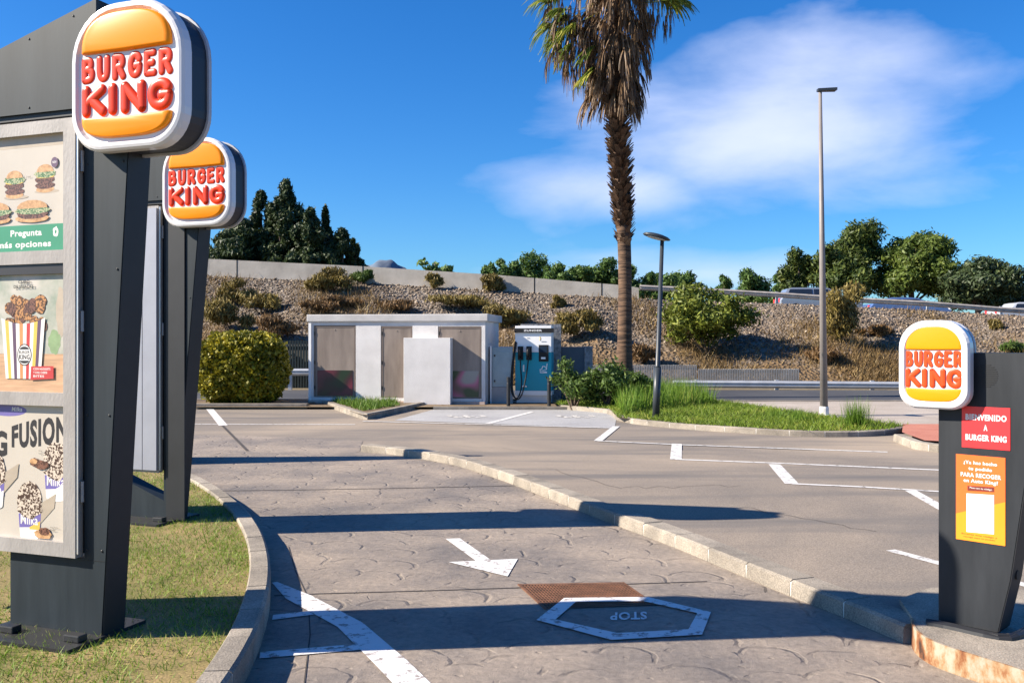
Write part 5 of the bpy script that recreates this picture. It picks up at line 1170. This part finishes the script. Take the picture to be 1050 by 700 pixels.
for i, (a, b, c, Y, hw, lb_) in enumerate(cf): tree('conifer_tree', a, b, c, Y, hw, M_conif, lb_, 70 + i, int(8000 + hw * 800), .105, int(34 + hw * 1.6), kind='cone', group=gl_, zb=1.0)
tree('young_tree', 446, 258, 279, 58, 18, M_back, 'thin young tree with sparse leaves just above the parapet', 90, 700, .13, 14, .25)
tree('pine_tree', 868, 226, 302, 66, 33, M_pine, 'broad dark pine directly right of the tall lamp pole', 91, 30000, .11, 44, .26, group='large trees behind the upper guardrail')
tree('pine_tree', 819, 254, 300, 68, 15, M_pine, 'smaller dark pine left of the tall lamp pole', 92, 10000, .11, 18, .34, group='large trees behind the upper guardrail')
tree('pine_tree', 934, 234, 304, 64, 38, leafmat('pine_light', (.035, .065, .012), (.11, .15, .022), (.19, .215, .045), trans=.2), 'broad olive green pine left of the small round logo', 93, 34000, .11, 46, .26, group='large trees behind the upper guardrail')
tree('oak_tree', 1002, 260, 312, 60, 34, M_holm, 'dark grey-green holm oak above the small round logo', 94, 24000, .105, 36, .28, group='large trees behind the upper guardrail')
tree('oak_tree', 1040, 288, 316, 62, 14, M_holm, 'low dark holm oak at the right edge of the treeline', 95, 8000, .105, 16, .3, group='large trees behind the upper guardrail')
bk_ = [(502, 270, 9, 'small green tree just above the parapet, first from the left in the row'), (522, 260, 15, 'round green tree in the row left of the palm, second from the left'), (541, 254, 15, 'tallest green tree in the row left of the palm'), (570, 267, 14, 'darker low green tree left of the gap before the palm'),
       (597, 263, 13, 'green tree above the charger side of the palm'), (622, 261, 15, 'green tree directly left of the palm trunk'), (655, 271, 14, 'low green tree directly right of the palm trunk'), (680, 273, 14, 'green tree behind the short lamp head'), (703, 277, 13, 'green tree right of the short lamp'),
       (741, 279, 10, 'small green tree midway between the two lamps'), (775, 276, 17, 'broad green tree before the gap left of the tall lamp'), (799, 284, 11, 'low green tree left of the smaller dark pine')]
for i, (a, b, hw, lb_) in enumerate(bk_): tree('background_tree', a, b, 303 if a > 650 else 292, 78 + (i % 3) * 3, hw, M_back, lb_, 110 + i, 5200, .12, 14, .36, group='green trees beyond the upper road', zb=0.5)

# ------------------------------------------------------------------ cars on the upper road
def car(loc, rz, paint, label, L_=4.4, hgt=1.5, wagon=True):
    t = empty('parked_car' if False else 'car', loc, label, 'car', 'cars on the upper road', rz); Wc = 1.78
    prof = [(-2.2, .35), (-2.2, .82), (-2.05, 1.0), (-.95 - (.9 if wagon else 0), 1.02), (1.0, .98), (1.9, .82), (2.2, .62), (2.2, .33)]
    mb = MB(); rings = []
    for y, k in ((-Wc / 2 + .03, .985), (-Wc / 2, 1), (-Wc / 2 + .02, 1)): pass
    mb.smooth = False; rings = [[(x * .97, -Wc / 2, .35 + (z - .35) * .97) for x, z in prof], [(x, -Wc / 2 + .08, z) for x, z in prof], [(x, Wc / 2 - .08, z) for x, z in prof], [(x * .97, Wc / 2, .35 + (z - .35) * .97) for x, z in prof]]
    mb.loft(rings); body = recalc(mb.build('body', paint, t))
    back = -2.0 if wagon else -1.4
    cab = [(back, 1.0), (back + .25, hgt - .06), (back + .5, hgt), (.1, hgt), (.45, hgt - .05), (1.15, .99)]
    mb = MB(); mb.loft([[(x, -.66 if z > 1.2 else -.82, z) for x, z in cab], [(x, .66 if z > 1.2 else .82, z) for x, z in cab]]); recalc(mb.build('roof', paint, t))
    glass = mat('car_glass', (.015, .02, .03), .05, .1, spec=.8)
    for s in (-1, 1):
        y0, y1 = s * .835, s * .70
        for a, b in (((back + .22), -.45), (-.37, .92)):
            mb = MB(); mb.prism([(a, y0, 1.04), (b, y0, 1.04), (min(b, .42), y1 - s * 0.02 + s * .02, hgt - .09), (a + (.14 if a < -1 else 0), y1, hgt - .09)], (0, -s * .03, 0)); recalc(mb.build('window', glass, t))
        for x in (-1.35, 1.38):
            mb = MB(); mb.tube([(x, s * (Wc / 2 - .2), .32), (x, s * (Wc / 2 + .01), .32)], .32, 20); wl = mb.build('wheel', M_rub, t)
            mb = MB(); mb.tube([(x, s * (Wc / 2 + .011), .32), (x, s * (Wc / 2 + .025), .32)], .2, 14); mb.build('rim', M_alu2, wl)
        mb = MB(); mb.box((2.13, s * .62 - .16, .64), (2.2, s * .62 + .16, .76), .01); mb.build('headlight', M_white, t)
        mb = MB(); mb.box((-2.215, s * .66 - .12, .7), (-2.16, s * .66 + .12, .92), .01); mb.build('tail_light', M_nred, t)
    mb = MB(); mb.prism([(.5, -.6, hgt - .08), (1.14, -.72, 1.03), (1.14, .72, 1.03), (.5, .6, hgt - .08)], (.03, 0, .02)); recalc(mb.build('windscreen', glass, t)); return t
za = float(np.interp(P(838, 0, 51).x, XT, ZT))
car((P(838, 0, 51).x, 51, za - .28), R(-4), mat('silver_car_paint', (.30, .33, .38), .25, .04, coat=.6, metal=.4), 'silver-blue estate car behind the guardrail at the tall lamp pole')
car((P(928, 0, 52).x, 52, za - .62), R(-4), mat('blue_car_paint', (.08, .14, .32), .2, .05, coat=.8), 'blue car mostly hidden behind the upper guardrail left of the round logo', wagon=False, hgt=1.35)
car((P(1056, 0, 54).x, 54, za - .8), R(-4), mat('white_car_paint', (.4, .42, .47), .25, .04, coat=.6), 'white car mostly hidden behind the upper guardrail at the right edge', wagon=False, hgt=1.35)

bpy.data.objects.remove(_to)
